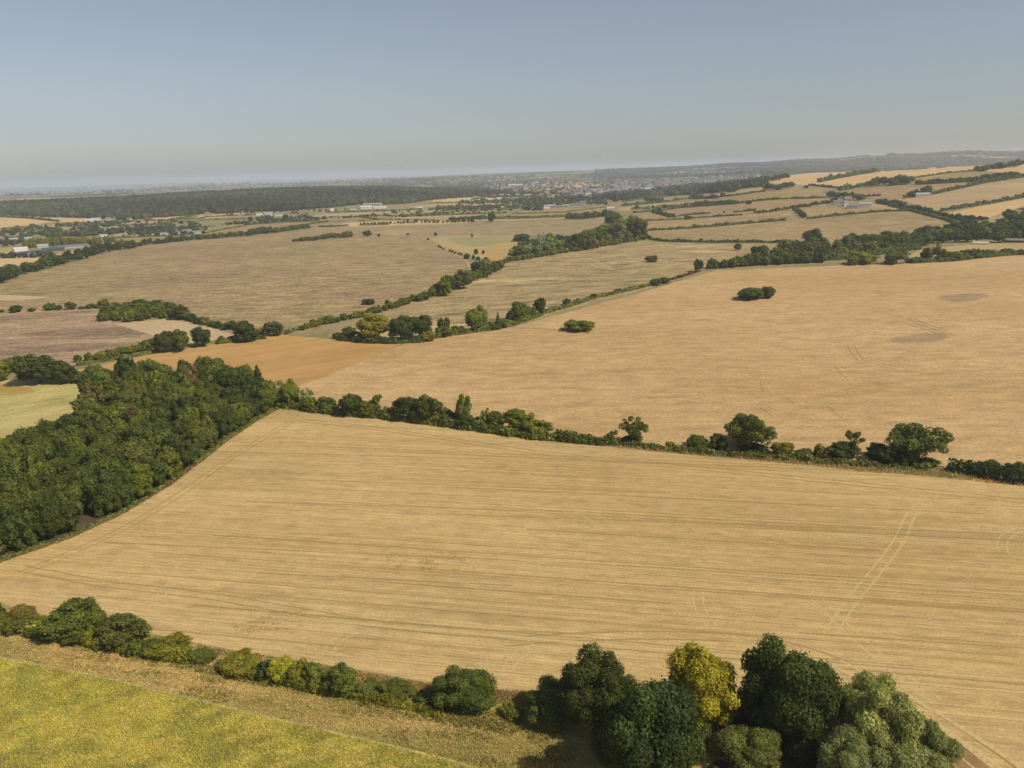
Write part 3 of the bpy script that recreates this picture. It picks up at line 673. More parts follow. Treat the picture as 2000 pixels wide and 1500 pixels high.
def build_ground():
    pts = []; faces = []
    def addpt(x, y): pts.append(Vector((x, y))); return len(pts) - 1
    r = 14.0
    while r < 18500:
        st = 1.5 if r < 1500 else 1.0
        a = -105.0
        while a <= 105:
            t = math.radians(a + rnd.uniform(-.2, .2)); rr = r * (1 + rnd.uniform(-.01, .01)); addpt(rr * math.sin(t), rr * math.cos(t)); a += st * (1 if abs(a) < 45 else 3)
        r *= 1.055
    for y in (-150, -80, -30, 5):
        for x in range(-300, 301, 60): addpt(x, y)
    far = [addpt(2600 * math.sin(math.radians(a)), 2600 * math.cos(math.radians(a))) for a in range(-110, 111, 4)]
    far += [addpt(19500 * math.sin(math.radians(a)), 19500 * math.cos(math.radians(a))) for a in range(110, -111, -4)]
    faces.append(far)
    for poly, *_ in FIELDS:
        W = [hit(u, v) for u, v in poly]; ids = []
        for a, c in zip(W, W[1:] + W[:1]):
            dm = min(a.length, c.length); n = max(1, int((c - a).length / max(4, dm * .035)))
            for i in range(n):
                p = a.lerp(c, i / n); j = 0 if i == 0 else dm * .0012
                ids.append(addpt(p.x + rnd.uniform(-j, j), p.y + rnd.uniform(-j, j)))
        s = sum(pts[ids[i]].x * pts[ids[(i + 1) % len(ids)]].y - pts[ids[(i + 1) % len(ids)]].x * pts[ids[i]].y for i in range(len(ids)))
        faces.append(ids if s > 0 else ids[::-1])
    s = sum(pts[far[i]].x * pts[far[(i + 1) % len(far)]].y - pts[far[(i + 1) % len(far)]].x * pts[far[i]].y for i in range(len(far)))
    if s < 0: faces[0] = far[::-1]
    edges = [(f[i], f[(i + 1) % len(f)]) for f in faces for i in range(len(f))]
    V, E, Fc, *_ = geometry.delaunay_2d_cdt(pts, edges, [], 0, 1e-4)
    Z = [gz(p.x, p.y) for p in V]
    XY = np.array([(p.x, p.y) for p in V]); Cn = XY[np.array(Fc)].mean(1); own = np.full(len(Fc), -1)
    for k, f in enumerate(faces):       # which field each small triangle belongs to, later fields on top
        P = np.array([(pts[i].x, pts[i].y) for i in f]); q = np.nonzero(((Cn >= P.min(0)) & (Cn <= P.max(0))).all(1))[0]
        ins = np.zeros(len(q), bool); j = len(P) - 1
        for i in range(len(P)):
            if P[i, 1] != P[j, 1]:
                ins ^= ((P[i, 1] > Cn[q, 1]) != (P[j, 1] > Cn[q, 1])) & (Cn[q, 0] < (P[j, 0] - P[i, 0]) * (Cn[q, 1] - P[i, 1]) / (P[j, 1] - P[i, 1]) + P[i, 0])
            j = i
        own[q[ins]] = k
    byf = {}
    for f, k in zip(Fc, own): byf.setdefault(int(k), []).append(f)
    for k, fl in byf.items():
        used = {}; vs = []; q = []
        for f in fl:
            t = []
            for i in f:
                if i not in used: used[i] = len(vs); vs.append((V[i].x, V[i].y, Z[i]))
                t.append(used[i])
            if (vs[t[1]][0] - vs[t[0]][0]) * (vs[t[2]][1] - vs[t[0]][1]) - (vs[t[2]][0] - vs[t[0]][0]) * (vs[t[1]][1] - vs[t[0]][1]) < 0: t = t[::-1]
            q.append(t)
        if k == -1: m, nm, lb, ct = M_GROUND, 'ground', 'dry rough pasture ground between the fields', 'ground'
        elif k == 0: m, nm, lb, ct = M_FAR, 'far_farmland', 'patchwork of far farmland and woods out to the coast', 'farmland'
        else: _, m, nm, lb, ct = FIELDS[k - 1]
        tag(mobj(nm, qmesh(nm, vs, q, [m], None, None, True)), lb, ct, None, 'structure')
build_ground()

# sea beyond the coast
def sea_mat():
    m, nt = mat('sea_water'); b = NB(nt); P = b.n('NewGeometry').outputs['Position']
    p = b.n('BsdfPrincipled'); p.inputs['Base Color'].default_value = (.06, .09, .12, 1); p.inputs['Roughness'].default_value = .35
    bp = b.n('Bump'); bp.inputs['Strength'].default_value = .4; b.l(b.noise(P, .05, 4, .6), bp.inputs['Height']); b.l(bp.outputs[0], p.inputs['Normal'])
    b.out(p.outputs[0]); return m
tag(mobj('sea', qmesh('sea', [(-60000, 3500, -20), (60000, 3500, -20), (60000, 61000, -20), (-60000, 61000, -20)], [[0, 1, 2, 3]], [sea_mat()])), 'hazy blue sea along the left horizon', 'sea', None, 'structure')

# wheel tracks, worn lines
RIB = [0]      # every line lies a hair above the one before, so crossings never share a plane
def ribbon(path, wd, m, name, label, cat='track', off=0.0, lift=None, wob=0.0):
    RIB[0] += 1
    P = resample([hit(u, v) for u, v in path], max(1.2, hit(*path[0]).length * .012))
    # smooth
    for _ in range(4): P = [P[0]] + [(P[i - 1] + P[i] * 2 + P[i + 1]) / 4 for i in range(1, len(P) - 1)] + [P[-1]]
    V = []; Q = []
    for i, p in enumerate(P):
        d = (P[min(i + 1, len(P) - 1)] - P[max(i - 1, 0)]); d.z = 0; d.normalize(); n = Vector((-d.y, d.x, 0))
        k = wd * (1 + rnd.uniform(-.25, .25)); c = p + n * (off + rnd.uniform(-wob, wob))
        for s in (-.5, .5):
            q = c + n * s * k; V.append((q.x, q.y, gz(q.x, q.y) + (lift if lift else .010 + .0006 * max(0, p.length - 200)) + .0004 * RIB[0]))
    for i in range(len(P) - 1): Q.append([2 * i, 2 * i + 1, 2 * i + 3, 2 * i + 2])
    o = mobj(name, qmesh(name, V, Q, [m])); return tag(o, label, cat, None, 'structure')
T_LIGHT = track_mat('pale_straw_line', (.55, .41, .195), 1.1)
T_LIGHT2 = track_mat('faint_straw_line', (.56, .42, .20), 1.3)
T_DARK = track_mat('dark_wheel_line', (.385, .255, .112), .8)
T_DARK2 = track_mat('faint_dark_line', (.375, .262, .110), .9)
T_CHALK = track_mat('chalk_path', (.50, .37, .19), .8)
T_GREYT = track_mat('worn_edge', (.36, .29, .15), .6)
def pair(path, wd, m, gap, name, label):
    ribbon(path, wd, m, name, label, 'track', -gap / 2); ribbon(path, wd, m, name, label + ', second wheel', 'track', gap / 2)
pair([(1835, 960), (1780, 1000), (1755, 1060), (1700, 1130), (1650, 1190), (1620, 1240)], .42, T_LIGHT, 1.9, 'wheel_track', 'pale wheel track crossing the rows on the right')
pair([(1590, 1165), (1640, 1215), (1700, 1270), (1760, 1320), (1830, 1370)], .42, T_LIGHT, 1.9, 'wheel_track', 'pale wheel track slanting to the lower right')
pair([(980, 1255), (1100, 1245), (1250, 1240), (1400, 1243), (1520, 1256), (1620, 1285), (1700, 1325), (1800, 1385), (1900, 1450), (1990, 1520)], .5, T_DARK2, 2.4, 'headland_track', 'dark headland wheel track curving above the near trees')
pair([(1300, 1262), (1450, 1262), (1560, 1280), (1660, 1325), (1760, 1385), (1860, 1450), (1930, 1510)], .35, T_LIGHT2, 2.2, 'headland_track', 'pale headland wheel track curving above the near trees')
pair([(590, 812), (540, 840), (450, 895), (360, 960), (250, 1030), (130, 1085), (40, 1120)], .35, T_DARK2, 2.2, 'headland_track', 'dark wheel track along the woodland edge of the field')
pair([(590, 822), (700, 832), (860, 855), (1020, 880), (1200, 900), (1400, 918), (1600, 938), (1900, 968), (2100, 990)], .5, T_DARK2, 2.4, 'headland_track', 'dark headland wheel track below the middle hedgerow')
pair([(590, 815), (760, 828), (960, 860), (1200, 888), (1480, 910), (1800, 944), (2100, 980)], .4, T_LIGHT, 2.4, 'headland_track', 'pale headland wheel track below the middle hedgerow')
pair([(10, 1150), (110, 1165), (280, 1200), (460, 1243), (660, 1286), (840, 1318), (990, 1328)], .4, T_LIGHT, 2.2, 'headland_track', 'pale headland wheel track above the lower left bushes')
pair([(40, 1110), (200, 1140), (420, 1165), (700, 1215), (900, 1235), (1100, 1243)], .4, T_DARK2, 2.2, 'headland_track', 'dark wheel track in the lower left of the cut field')
for pth in ([(640, 1275), (645, 1255), (660, 1240), (690, 1232)], [(990, 1320), (990, 1295), (1010, 1275), (1050, 1262)], [(1365, 1150), (1360, 1180), (1372, 1205), (1392, 1225)], [(520, 915), (530, 895), (560, 890)], [(700, 865), (725, 870), (745, 885)], [(870, 880), (895, 890), (905, 905)], [(1000, 905), (1030, 920), (1060, 940)], [(1960, 1080), (1945, 1065), (1960, 1045), (1990, 1035)], [(310, 1170), (315, 1150), (340, 1135)], [(1940, 1010), (1970, 995), (1960, 975)]):
    pair(pth, .3, T_LIGHT2, 1.8, 'turning_mark', 'pale curved tractor turning mark near %s of the cut field' % ('the left' if pth[0][0] < 700 else 'the right' if pth[0][0] > 1500 else 'the middle'))
for v0, v1, x0, x1 in ((880, 912, 330, 1500), (980, 1000, 480, 1100), (1062, 1093, 200, 900), (1120, 1145, 500, 1000), (1005, 1045, 850, 2000), (1150, 1200, 1300, 2050), (1090, 1130, 900, 1700), (940, 965, 600, 1300), (1180, 1225, 380, 900), (1030, 1060, 1400, 2050), (1235, 1268, 1560, 2050)):
    ribbon([(x0, v0), ((x0 + x1) / 2, (v0 + v1) / 2), (x1, v1)], .45, T_DARK2, 'tramline', 'thin dark tramline along the rows of the cut field', 'track', rnd.uniform(-1, 1))
ribbon([(-60, 1268), (0, 1283), (220, 1327), (450, 1381), (600, 1417), (760, 1455), (900, 1490), (1000, 1522)], .45, T_GREYT, 'field_edge', 'worn grey line between the crop and the long grass', 'path', 0, None, .25)
for i, p in enumerate(([(1145, 506), (1185, 502), (1215, 502)], [(1146, 505), (1165, 512), (1205, 530), (1170, 526), (1150, 515)], [(1168, 518), (1190, 528), (1208, 530)], [(1120, 518), (1150, 516), (1215, 518)], [(1185, 494), (1230, 497), (1300, 500)], [(1200, 494), (1225, 500), (1234, 508)], [(1185, 494), (1215, 489), (1260, 487)], [(1285, 483), (1300, 484), (1313, 487)], [(1230, 496), (1265, 493), (1305, 498)], [(1180, 515), (1220, 516), (1245, 514)])):
    ribbon(p, hit(*p[0]).length / 770 * 3.2, T_CHALK, 'chalk_path', 'pale chalky path scratched across the rough hillside', 'path', 0, .25)
ribbon([(840, 466), (870, 486), (900, 503), (915, 515), (918, 528)], 2.2, T_CHALK, 'farm_track', 'pale farm track curving round the triangular meadow', 'path', 0, .2)
ribbon([(1735, 399), (1765, 407), (1800, 417), (1850, 430), (1900, 447)], 4, flat_mat('worn_asphalt', (.14, .13, .12), .9, .15), 'road', 'narrow grey lane between two hedges on the right', 'road', 0, .4)
ribbon([(1655, 408), (1670, 413), (1690, 417)], 3, T_CHALK, 'farm_track', 'pale track across the farm paddock', 'path', 0, .4)
ribbon([(985, 640), (1040, 640), (1100, 645)], 1.6, T_DARK, 'furrow', 'brown furrow leading to the lone round bush', 'track', 0, .12)
for i in range(9):     # crossing wheel marks in the dry field
    u = rnd.choice([1500, 1520, 1545, 1560, 1600, 1640, 1660, 1780]) + rnd.uniform(-30, 30); v = rnd.uniform(640, 830); du = rnd.uniform(5, 30); dv = rnd.uniform(10, 32)
    ribbon([(u, v), (u + du * .3, v + dv * .5), (u + du, v + dv)], .4, T_DARK, 'wheel_mark', 'short dark wheel mark in the dry field', 'track', 0, .1)
pair([(1780, 622), (1785, 630), (1815, 637), (1840, 642), (1852, 652)], .7, T_DARK, 3.2, 'wheel_mark', 'curved wheel mark above the lower bare oval')
pair([(1778, 632), (1790, 640), (1830, 645), (1856, 656)], .7, T_DARK, 3.2, 'wheel_mark', 'second curved wheel mark above the lower bare oval')
def row_lines():
    poly = [(hit(u, v).x, hit(u, v).y) for u, v in [f for f in FIELDS if f[2] == 'stubble_field'][0][0]]; dx, dy = math.cos(R_MAIN), math.sin(R_MAIN)
    for k in range(40):
        u, v = rnd.uniform(250, 1900), rnd.uniform(850, 1330); p = hit(u, v); t = -rnd.uniform(10, 90); L = rnd.uniform(40, 200); P = []
        while len(P) * 4 < L:
            q = (p.x + dx * t, p.y + dy * t); t += 4
            if not tri_in(q, poly): 
                if P: break
                if t > 60: break
                continue
            P.append(proj((q[0], q[1], 0)))
        if len(P) > 4:
            m = T_DARK2 if k % 4 == 0 else T_ROW if k % 3 == 1 else T_LIGHT2
            o = ribbon(P, rnd.uniform(.2, .5), m, 'row_line', '%s line of straw along the rows of the cut field' % ('dark' if k % 4 == 0 else 'brownish' if k % 3 == 1 else 'pale'), 'track', 0, .012, .05); o['group'] = 'row lines of the cut field'
T_ROW = track_mat('brownish_row_line', (.415, .285, .12), .9)
row_lines()
for i, pth in enumerate(([(1500, 1268), (1620, 1296), (1720, 1348), (1820, 1410), (1920, 1480), (1980, 1530)], [(1640, 1290), (1740, 1340), (1850, 1405), (1960, 1475), (2030, 1530)], [(1720, 1400), (1790, 1450), (1860, 1520)])):
    ribbon(pth, (1.1, .8, 1.4)[i], T_LIGHT2, 'headland_swath', 'pale swath of straw sweeping to the bottom right corner, %s' % ('inner one', 'outer one', 'nearest the willows')[i], 'track', 0, .012, .1)
# ------------------------------------------------------------------ foreground trees and bushes
G1 = 'trees at the near edge of the cut field'
plant('bush', 915, 1310, 1410, 116, 'mid', 'round dense green tree standing alone at the near field edge', G1, rot=0, cat='tree')
plant('bush', 1082, 1338, 1438, 118, 'mid', 'rounded leafy tree at the left end of the dark near clump', G1, cat='tree')
plant('round', 1165, 1277, 1450, 130, 'dark', 'tall dark tree with a domed top, second from the left in the near clump', G1)
plant('bush', 1210, 1400, 1510, 120, 'dark', 'low dark tree filling the front left of the near clump', G1, cat='tree')
plant('round', 1272, 1330, 1590, 190, 'deep', 'broad very dark tree at the front of the near clump', G1)
plant('bush', 1318, 1300, 1425, 60, 'dark', 'narrow dark tree against the left side of the yellow tree', G1)
plant('round', 1372, 1278, 1440, 134, 'yellow', 'bright yellow green tree rising from the near clump', G1)
plant('bush', 1408, 1350, 1448, 74, 'yellow', 'yellow lower tree leaning out under the bright yellow one', G1, cat='tree')
plant('bush', 1455, 1422, 1535, 115, 'olive', 'olive brown bush in front of the yellow tree', G1)
plant('bush', 1415, 1385, 1440, 42, 'brown', 'brown withered bush below the yellow tree', G1)
plant('bush', 1502, 1432, 1475, 34, 'ygreen', 'small yellow green bush right of the olive bush', G1)
plant('round', 1535, 1260, 1478, 165, 'dark', 'tallest dark tree, right of the yellow tree in the near clump', G1, rot=2.0)
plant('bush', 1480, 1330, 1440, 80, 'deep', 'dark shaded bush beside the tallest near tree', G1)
plant('willow', 1700, 1322, 1540, 165, 'pale', 'tallest grey green willow at the bottom right', G1, rot=1.0)
plant('willow', 1598, 1382, 1500, 95, 'grey', 'leftmost grey green willow, beside the tallest dark tree', G1)
plant('willow', 1648, 1440, 1600, 120, 'grey', 'low grey green willow at the bottom edge, left of the tallest willow', G1)
plant('willow', 1782, 1398, 1560, 110, 'pale', 'rightmost grey green willow beside the trampled strip', G1)
plant('willow', 1745, 1445, 1600, 150, 'grey', 'broad grey green willow at the bottom edge in front of the tallest one', G1)
plant('bush', 1440, 1365, 1452, 74, 'deep', 'bush coloured dark for shade, filling the gap right of the yellow tree', G1)  # gap filler, its deep leaf colour carries the shade between the trees
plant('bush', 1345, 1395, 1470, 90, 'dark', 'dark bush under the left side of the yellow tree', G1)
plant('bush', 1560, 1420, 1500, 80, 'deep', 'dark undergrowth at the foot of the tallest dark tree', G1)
G2 = 'bushes along the lower left hedgerow'
for k, u, vt, vb, w_, c, l in (
 ('bush', -8, 1170, 1225, 30, 'dark', 'dark bush cut by the left edge of the view'),
 ('bush', 18, 1195, 1232, 36, 'olive', 'low olive bush left of the orange one'),
 ('bush', 48, 1184, 1231, 56, 'orange', 'orange red autumn bush'),
 ('bush', 84, 1203, 1236, 40, 'ygreen', 'low yellow green bush right of the orange one'),
 ('bush', 148, 1172, 1256, 100, 'mid', 'large rounded green bush in the lower left hedgerow'),
 ('bush', 192, 1184, 1245, 46, 'bright', 'bright green bush on the right flank of the large rounded one'),
 ('bush', 186, 1228, 1263, 40, 'ygreen', 'yellowish bush between the large green and the feathery olive bush'),
 ('bush', 110, 1218, 1248, 36, 'ygreen', 'yellow green bush at the left foot of the large rounded one'),
 ('bush', 245, 1198, 1274, 88, 'olive', 'feathery olive bush with a spiky top'),
 ('bush', 292, 1246, 1280, 30, 'yellow', 'small bright yellow bush right of the feathery olive one'),
 ('bush', 335, 1245, 1291, 76, 'ygreen', 'yellow green bush at the left of the gap in the hedgerow'),
 ('bush', 398, 1272, 1300, 50, 'olive', 'low weedy olive bush in the hedgerow gap'),
 ('bush', 475, 1277, 1325, 74, 'ygreen', 'yellow green bush at the right of the gap in the hedgerow'),
 ('bush', 520, 1292, 1334, 36, 'dark', 'dark narrow bush between two yellow green ones'),
 ('bush', 552, 1282, 1338, 52, 'yellow', 'yellowest bush in the middle of the lower hedgerow'),
 ('bush', 585, 1290, 1344, 44, 'ygreen', 'yellow green bush right of the yellowest one'),
 ('bush', 620, 1294, 1352, 52, 'bright', 'bright green bush in the lower hedgerow'),
 ('bush', 668, 1298, 1366, 66, 'mid', 'green bush ending the dense run of the lower hedgerow'),
 ('bush', 722, 1336, 1366, 54, 'olive', 'low dull bush right of the dense run'),
 ('bush', 778, 1331, 1378, 70, 'mid', 'small rounded green bush left of the lone round tree'),
 ('bush', 832, 1352, 1382, 46, 'olive', 'low olive bush at the foot of the lone round tree'),
 ('bush', 868, 1352, 1398, 44, 'dark', 'dark bush under the left side of the lone round tree'),
 ('bush', 1000, 1376, 1412, 44, 'bright', 'bright leafy bush left of the near clump')):
    plant(k, u, vt, vb, w_, c, l, G2)
fill_path([(8, 1236), (150, 1262), (380, 1300)], (34, 34), .6, ['bush'], ['mid', 'olive', 'ygreen', 'bright'], lambda f, k, c, h: '%s low bush in front of the lower left hedgerow, %s' % (CW[c], third(f, 'left end', 'middle', 'right end')), G2, 6)
fill_path([(440, 1318), (600, 1348), (730, 1376)], (36, 34), .6, ['bush'], ['mid', 'olive', 'ygreen', 'bright'], lambda f, k, c, h: '%s low bush right of the hedgerow gap, %s' % (CW[c], third(f, 'left end', 'middle', 'right end')), G2, 6)
# middle hedgerow
G3 = 'trees and bushes of the middle hedgerow'
for k, u, vt, vb, w_, c, l in (
 ('open', 537, 744, 795, 44, 'grey', 'grey sparse tree at the corner of the woodland'),
 ('round', 570, 744, 796, 42, 'bright', 'bright green tree at the left end of the middle hedgerow'),
 ('open', 600, 760, 797, 34, 'grey', 'thin grey tree right of the bright green one'),
 ('bush', 566, 773, 799, 46, 'mid', 'low green bush at the field corner'),
 ('bush', 607, 777, 805, 34, 'bright', 'low bright bush near the left end of the middle hedgerow'),
 ('bush', 640, 773, 808, 44, 'mid', 'rounded bush left of the dark round tree'),
 ('round', 690, 769, 814, 52, 'dark', 'dark round tree in the left part of the middle hedgerow'),
 ('bush', 722, 781, 817, 46, 'mid', 'green bush with a pale trunk beside it'),
 ('umbrella', 738, 771, 812, 24, 'bright', 'small flat topped tree poking above the hedgerow'),
 ('bush', 762, 793, 818, 34, 'ygreen', 'low yellow green bush left of the big dark pair'),
 ('round', 797, 775, 824, 58, 'dark', 'left tree of the big dark pair in the middle hedgerow'),
 ('round', 836, 774, 828, 62, 'dark', 'right tree of the big dark pair in the middle hedgerow'),
 ('bush', 872, 795, 828, 40, 'olive', 'olive bush right of the big dark pair'),
 ('bush', 888, 804, 831, 36, 'dark', 'dark low bush under the sparse ash'),
 ('open', 907, 769, 832, 42, 'bright', 'tall sparse ash tree with see through crown'),
 ('bush', 915, 808, 842, 42, 'dark', 'dark spreading bush right of the sparse ash'),
 ('open', 948, 800, 838, 26, 'olive', 'spindly tree right of the sparse ash'),
 ('bush', 966, 803, 844, 46, 'mid', 'green bush left of the rounded tree'),
 ('bush', 1012, 796, 852, 62, 'bright', 'rounded tree with a sunlit sloping top'),
 ('bush', 1052, 818, 857, 56, 'ygreen', 'rounded bush right of the sloping topped tree'),
 ('bush', 1092, 837, 860, 20, 'dark', 'small dark bush at the left end of the clipped hedge'),
 ('open', 1237, 815, 870, 56, 'mid', 'open airy tree standing right of the clipped hedge'),
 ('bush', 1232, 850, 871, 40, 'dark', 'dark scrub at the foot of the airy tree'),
 ('bush', 1308, 862, 878, 20, 'ygreen', 'tiny bush in the gap of the middle hedgerow'),
 ('bush', 1360, 848, 882, 48, 'mid', 'green bush left of the large ash'),
 ('bush', 1402, 847, 886, 44, 'dark', 'dark bush touching the large ash'),
 ('open', 1463, 813, 890, 92, 'mid', 'large ash tree with a broad crown in the middle hedgerow'),
 ('round', 1458, 815, 872, 80, 'mid', 'dense ash tree filling the crown of the broad ash'),
 ('bush', 1470, 865, 892, 60, 'dark', 'dark clump standing in for the shade under the large ash'),  # dark clump put in for the shadow beneath the ash crown
 ('bush', 1527, 862, 895, 42, 'ygreen', 'yellow green bush right of the large ash'),
 ('bush', 1568, 877, 899, 44, 'mid', 'low green bush in the right part of the hedgerow'),
 ('bush', 1600, 866, 898, 28, 'ygreen', 'yellowish bush left of the dark one'),
 ('bush', 1644, 861, 905, 56, 'dark', 'dark rounded bush beside the flat topped tree'),
 ('umbrella', 1668, 844, 898, 42, 'olive', 'thin flat topped tree in the right part of the hedgerow'),
 ('bush', 1720, 867, 912, 54, 'deep', 'very dark bush left of the biggest hedgerow tree'),
 ('open', 1790, 829, 914, 100, 'mid', 'biggest spreading tree at the right end of the middle hedgerow'),
 ('round', 1778, 832, 890, 74, 'mid', 'leafy tree crowded into the biggest hedgerow tree'),
 ('bush', 1768, 880, 916, 50, 'dark', 'dark bush at the foot of the biggest hedgerow tree'),
 ('bush', 1812, 893, 915, 36, 'dark', 'low dark bush right of the biggest hedgerow tree')):
    plant(k, u, vt, vb, w_, c, l, G3)
hedge([(1092, 860), (1130, 864), (1170, 868), (1208, 868)], 18, 'mid', 'low clipped green hedge in the middle hedgerow', .9)
hedge([(1850, 918), (1900, 927), (1960, 936), (2060, 948), (2350, 984)], 24, 'deep', 'dark hedge at the right edge of the view', 1.1)
plant('bush', 1930, 899, 934, 52, 'dark', 'dark mound bush rising from the right edge hedge', G3)
plant('bush', 1985, 904, 940, 50, 'dark', 'dark mound bush at the right end of the edge hedge', G3)
hedge([(548, 796), (600, 802), (660, 810), (740, 816), (800, 824), (880, 833), (960, 845), (1040, 857), (1085, 860)], 15, 'mid', 'scrubby hedge base under the left half of the middle hedgerow', .9, jit=.2)
hedge([(1215, 869), (1290, 878), (1350, 884), (1450, 892), (1540, 898), (1640, 907), (1740, 914), (1815, 918)], 10, 'olive', 'scrubby hedge base under the right half of the middle hedgerow', 1.0, jit=.2)
hedge([(-30, 1222), (60, 1236), (150, 1256), (250, 1274), (370, 1294)], 15, 'ygreen', 'weedy hedge base under the lower left bushes', 1.0, jit=.2)
hedge([(440, 1316), (520, 1330), (600, 1346), (700, 1366), (800, 1384), (870, 1398)], 14, 'ygreen', 'weedy hedge base from the hedgerow gap to the lone round tree', 1.0, jit=.2)
# bushes alone in the dry field
plant('bush', 1132, 624, 651, 66, 'bright', 'lone round bush in the dry field', 'lone bushes in the dry field')
plant('bush', 1467, 560, 588, 64, 'mid', 'left dome of the lone bush pair in the dry field', 'lone bushes in the dry field')
plant('bush', 1499, 558, 584, 32, 'dark', 'dark right dome of the lone bush pair in the dry field', 'lone bushes in the dry field')
# upper hedge of the dry field
G4 = 'trees along the upper edge of the dry field'
for k, u, vt, vb, w_, c, l in (
 ('bush', 660, 648, 662, 22, 'mid', 'tiny bush at the left end of the upper tree line'),
 ('bush', 682, 637, 663, 34, 'mid', 'bush left of the big yellow green tree'),
 ('round', 732, 611, 666, 72, 'ygreen', 'big yellow green tree in the upper tree line'),
 ('bush', 716, 640, 667, 40, 'dark', 'dark bush at the foot of the yellow green tree'),
 ('round', 782, 618, 668, 58, 'dark', 'left tree of the dark group by the yellow green tree'),
 ('round', 820, 615, 665, 56, 'dark', 'right tree of the dark group by the yellow green tree'),
 ('bush', 836, 644, 668, 40, 'ygreen', 'low yellow green bush below the dark group'),
 ('bush', 866, 636, 660, 44, 'mid', 'green bush between the dark group and the bright tree'),
 ('round', 868, 619, 655, 26, 'mid', 'thin tree rising behind the low bushes'),
 ('bush', 895, 636, 654, 30, 'dark', 'small dark bush left of the bright round tree'),
 ('round', 931, 600, 649, 48, 'bright', 'bright round tree in the upper tree line'),
 ('bush', 960, 628, 646, 32, 'mid', 'low bush right of the bright round tree'),
 ('conifer', 973, 611, 644, 14, 'dark', 'narrow pointed tree right of the bright round tree'),
 ('bush', 982, 625, 642, 26, 'dark', 'dark bush right of the narrow pointed tree'),
 ('round', 1014, 590, 628, 42, 'mid', 'green tree left of the twin domed trees'),
 ('bush', 1000, 605, 631, 30, 'dark', 'dark bush under the twin domed trees'),
 ('bush', 1036, 597, 620, 28, 'mid', 'low bush between two trees of the upper line'),
 ('round', 1054, 582, 616, 26, 'dark', 'dark upright tree near the end of the upper line'),
 ('bush', 1107, 582, 597, 20, 'dark', 'round dark bush at the end of the upper line'),
 ('bush', 1160, 573, 583, 14, 'dark', 'small round bush on the field boundary'),
 ('bush', 1208, 563, 571, 16, 'dark', 'flat little bush on the field boundary'),
 ('bush', 1280, 543, 559, 24, 'mid', 'left half of a low dark pair on the boundary'),
 ('bush', 1298, 540, 555, 22, 'mid', 'right half of a low dark pair on the boundary'),
 ('bush', 1330, 537, 543, 6, 'dark', 'tiny bush near the start of the copse'),
 ('bush', 1272, 498, 513, 24, 'mid', 'small bush on the rough hillside by the chalk paths'),
 ('round', 1441, 475, 489, 14, 'olive', 'little tree near the top of the rough hillside'),
 ('bush', 712, 583, 596, 12, 'dark', 'left of two small bushes at the foot of the brown hill'),
 ('bush', 723, 582, 596, 18, 'dark', 'right of two small bushes at the foot of the brown hill'),
 ('bush', 757, 585, 598, 12, 'mid', 'single round bush by the foot of the brown hill'),
 ('bush', 930, 486, 497, 9, 'dark', 'small round tree inside the triangular meadow'),
 ('bush', 944, 488, 496, 7, 'dark', 'smaller tree inside the triangular meadow'),
 ('bush', 912, 494, 506, 15, 'dark', 'largest bush at the corner of the triangular meadow'),
 ('bush', 925, 497, 507, 8, 'dark', 'middle bush at the corner of the triangular meadow'),
 ('bush', 934, 500, 509, 11, 'dark', 'right bush at the corner of the triangular meadow'),
 ('bush', 851, 453, 460, 7, 'dark', 'dot like bush on the ridge left of the triangular meadow'),
 ('bush', 922, 456, 463, 5, 'dark', 'dot like bush on the top edge of the triangular meadow'),
 ('bush', 740, 456, 462, 7, 'dark', 'dot like bush right of the ridge trees'),
 ('bush', 797, 455, 460, 5, 'dark', 'dot like bush on the ridge line')):
    plant(k, u, vt, vb, w_, c, l, G4)
for u, v in ((836, 468), (857, 482), (861, 484), (866, 487), (879, 491), (884, 493), (889, 495), (896, 497), (901, 498)):
    plant('bush', u, v - 4, v + 1, 5, 'dark', 'small dark shrub in the row along the triangular meadow', 'shrub row along the triangular meadow')
hedge([(1060, 612), (1100, 602), (1150, 585), (1230, 567), (1300, 551)], 5, 'olive', 'low grassy hedge on the upper edge of the dry field', 2)
hedge([(660, 664), (700, 668), (760, 671), (830, 668)], 10, 'dark', 'scrub under the big upper trees', 1.2)
hedge([(850, 660), (900, 652), (950, 646), (1000, 636), (1060, 614)], 11, 'mid', 'scrub strip along the upper edge of the dry field', 1)
hedge([(1310, 547), (1340, 538), (1366, 530)], 4, (.16, .06, .03), 'reddish bracken strip left of the copse', 1.5)
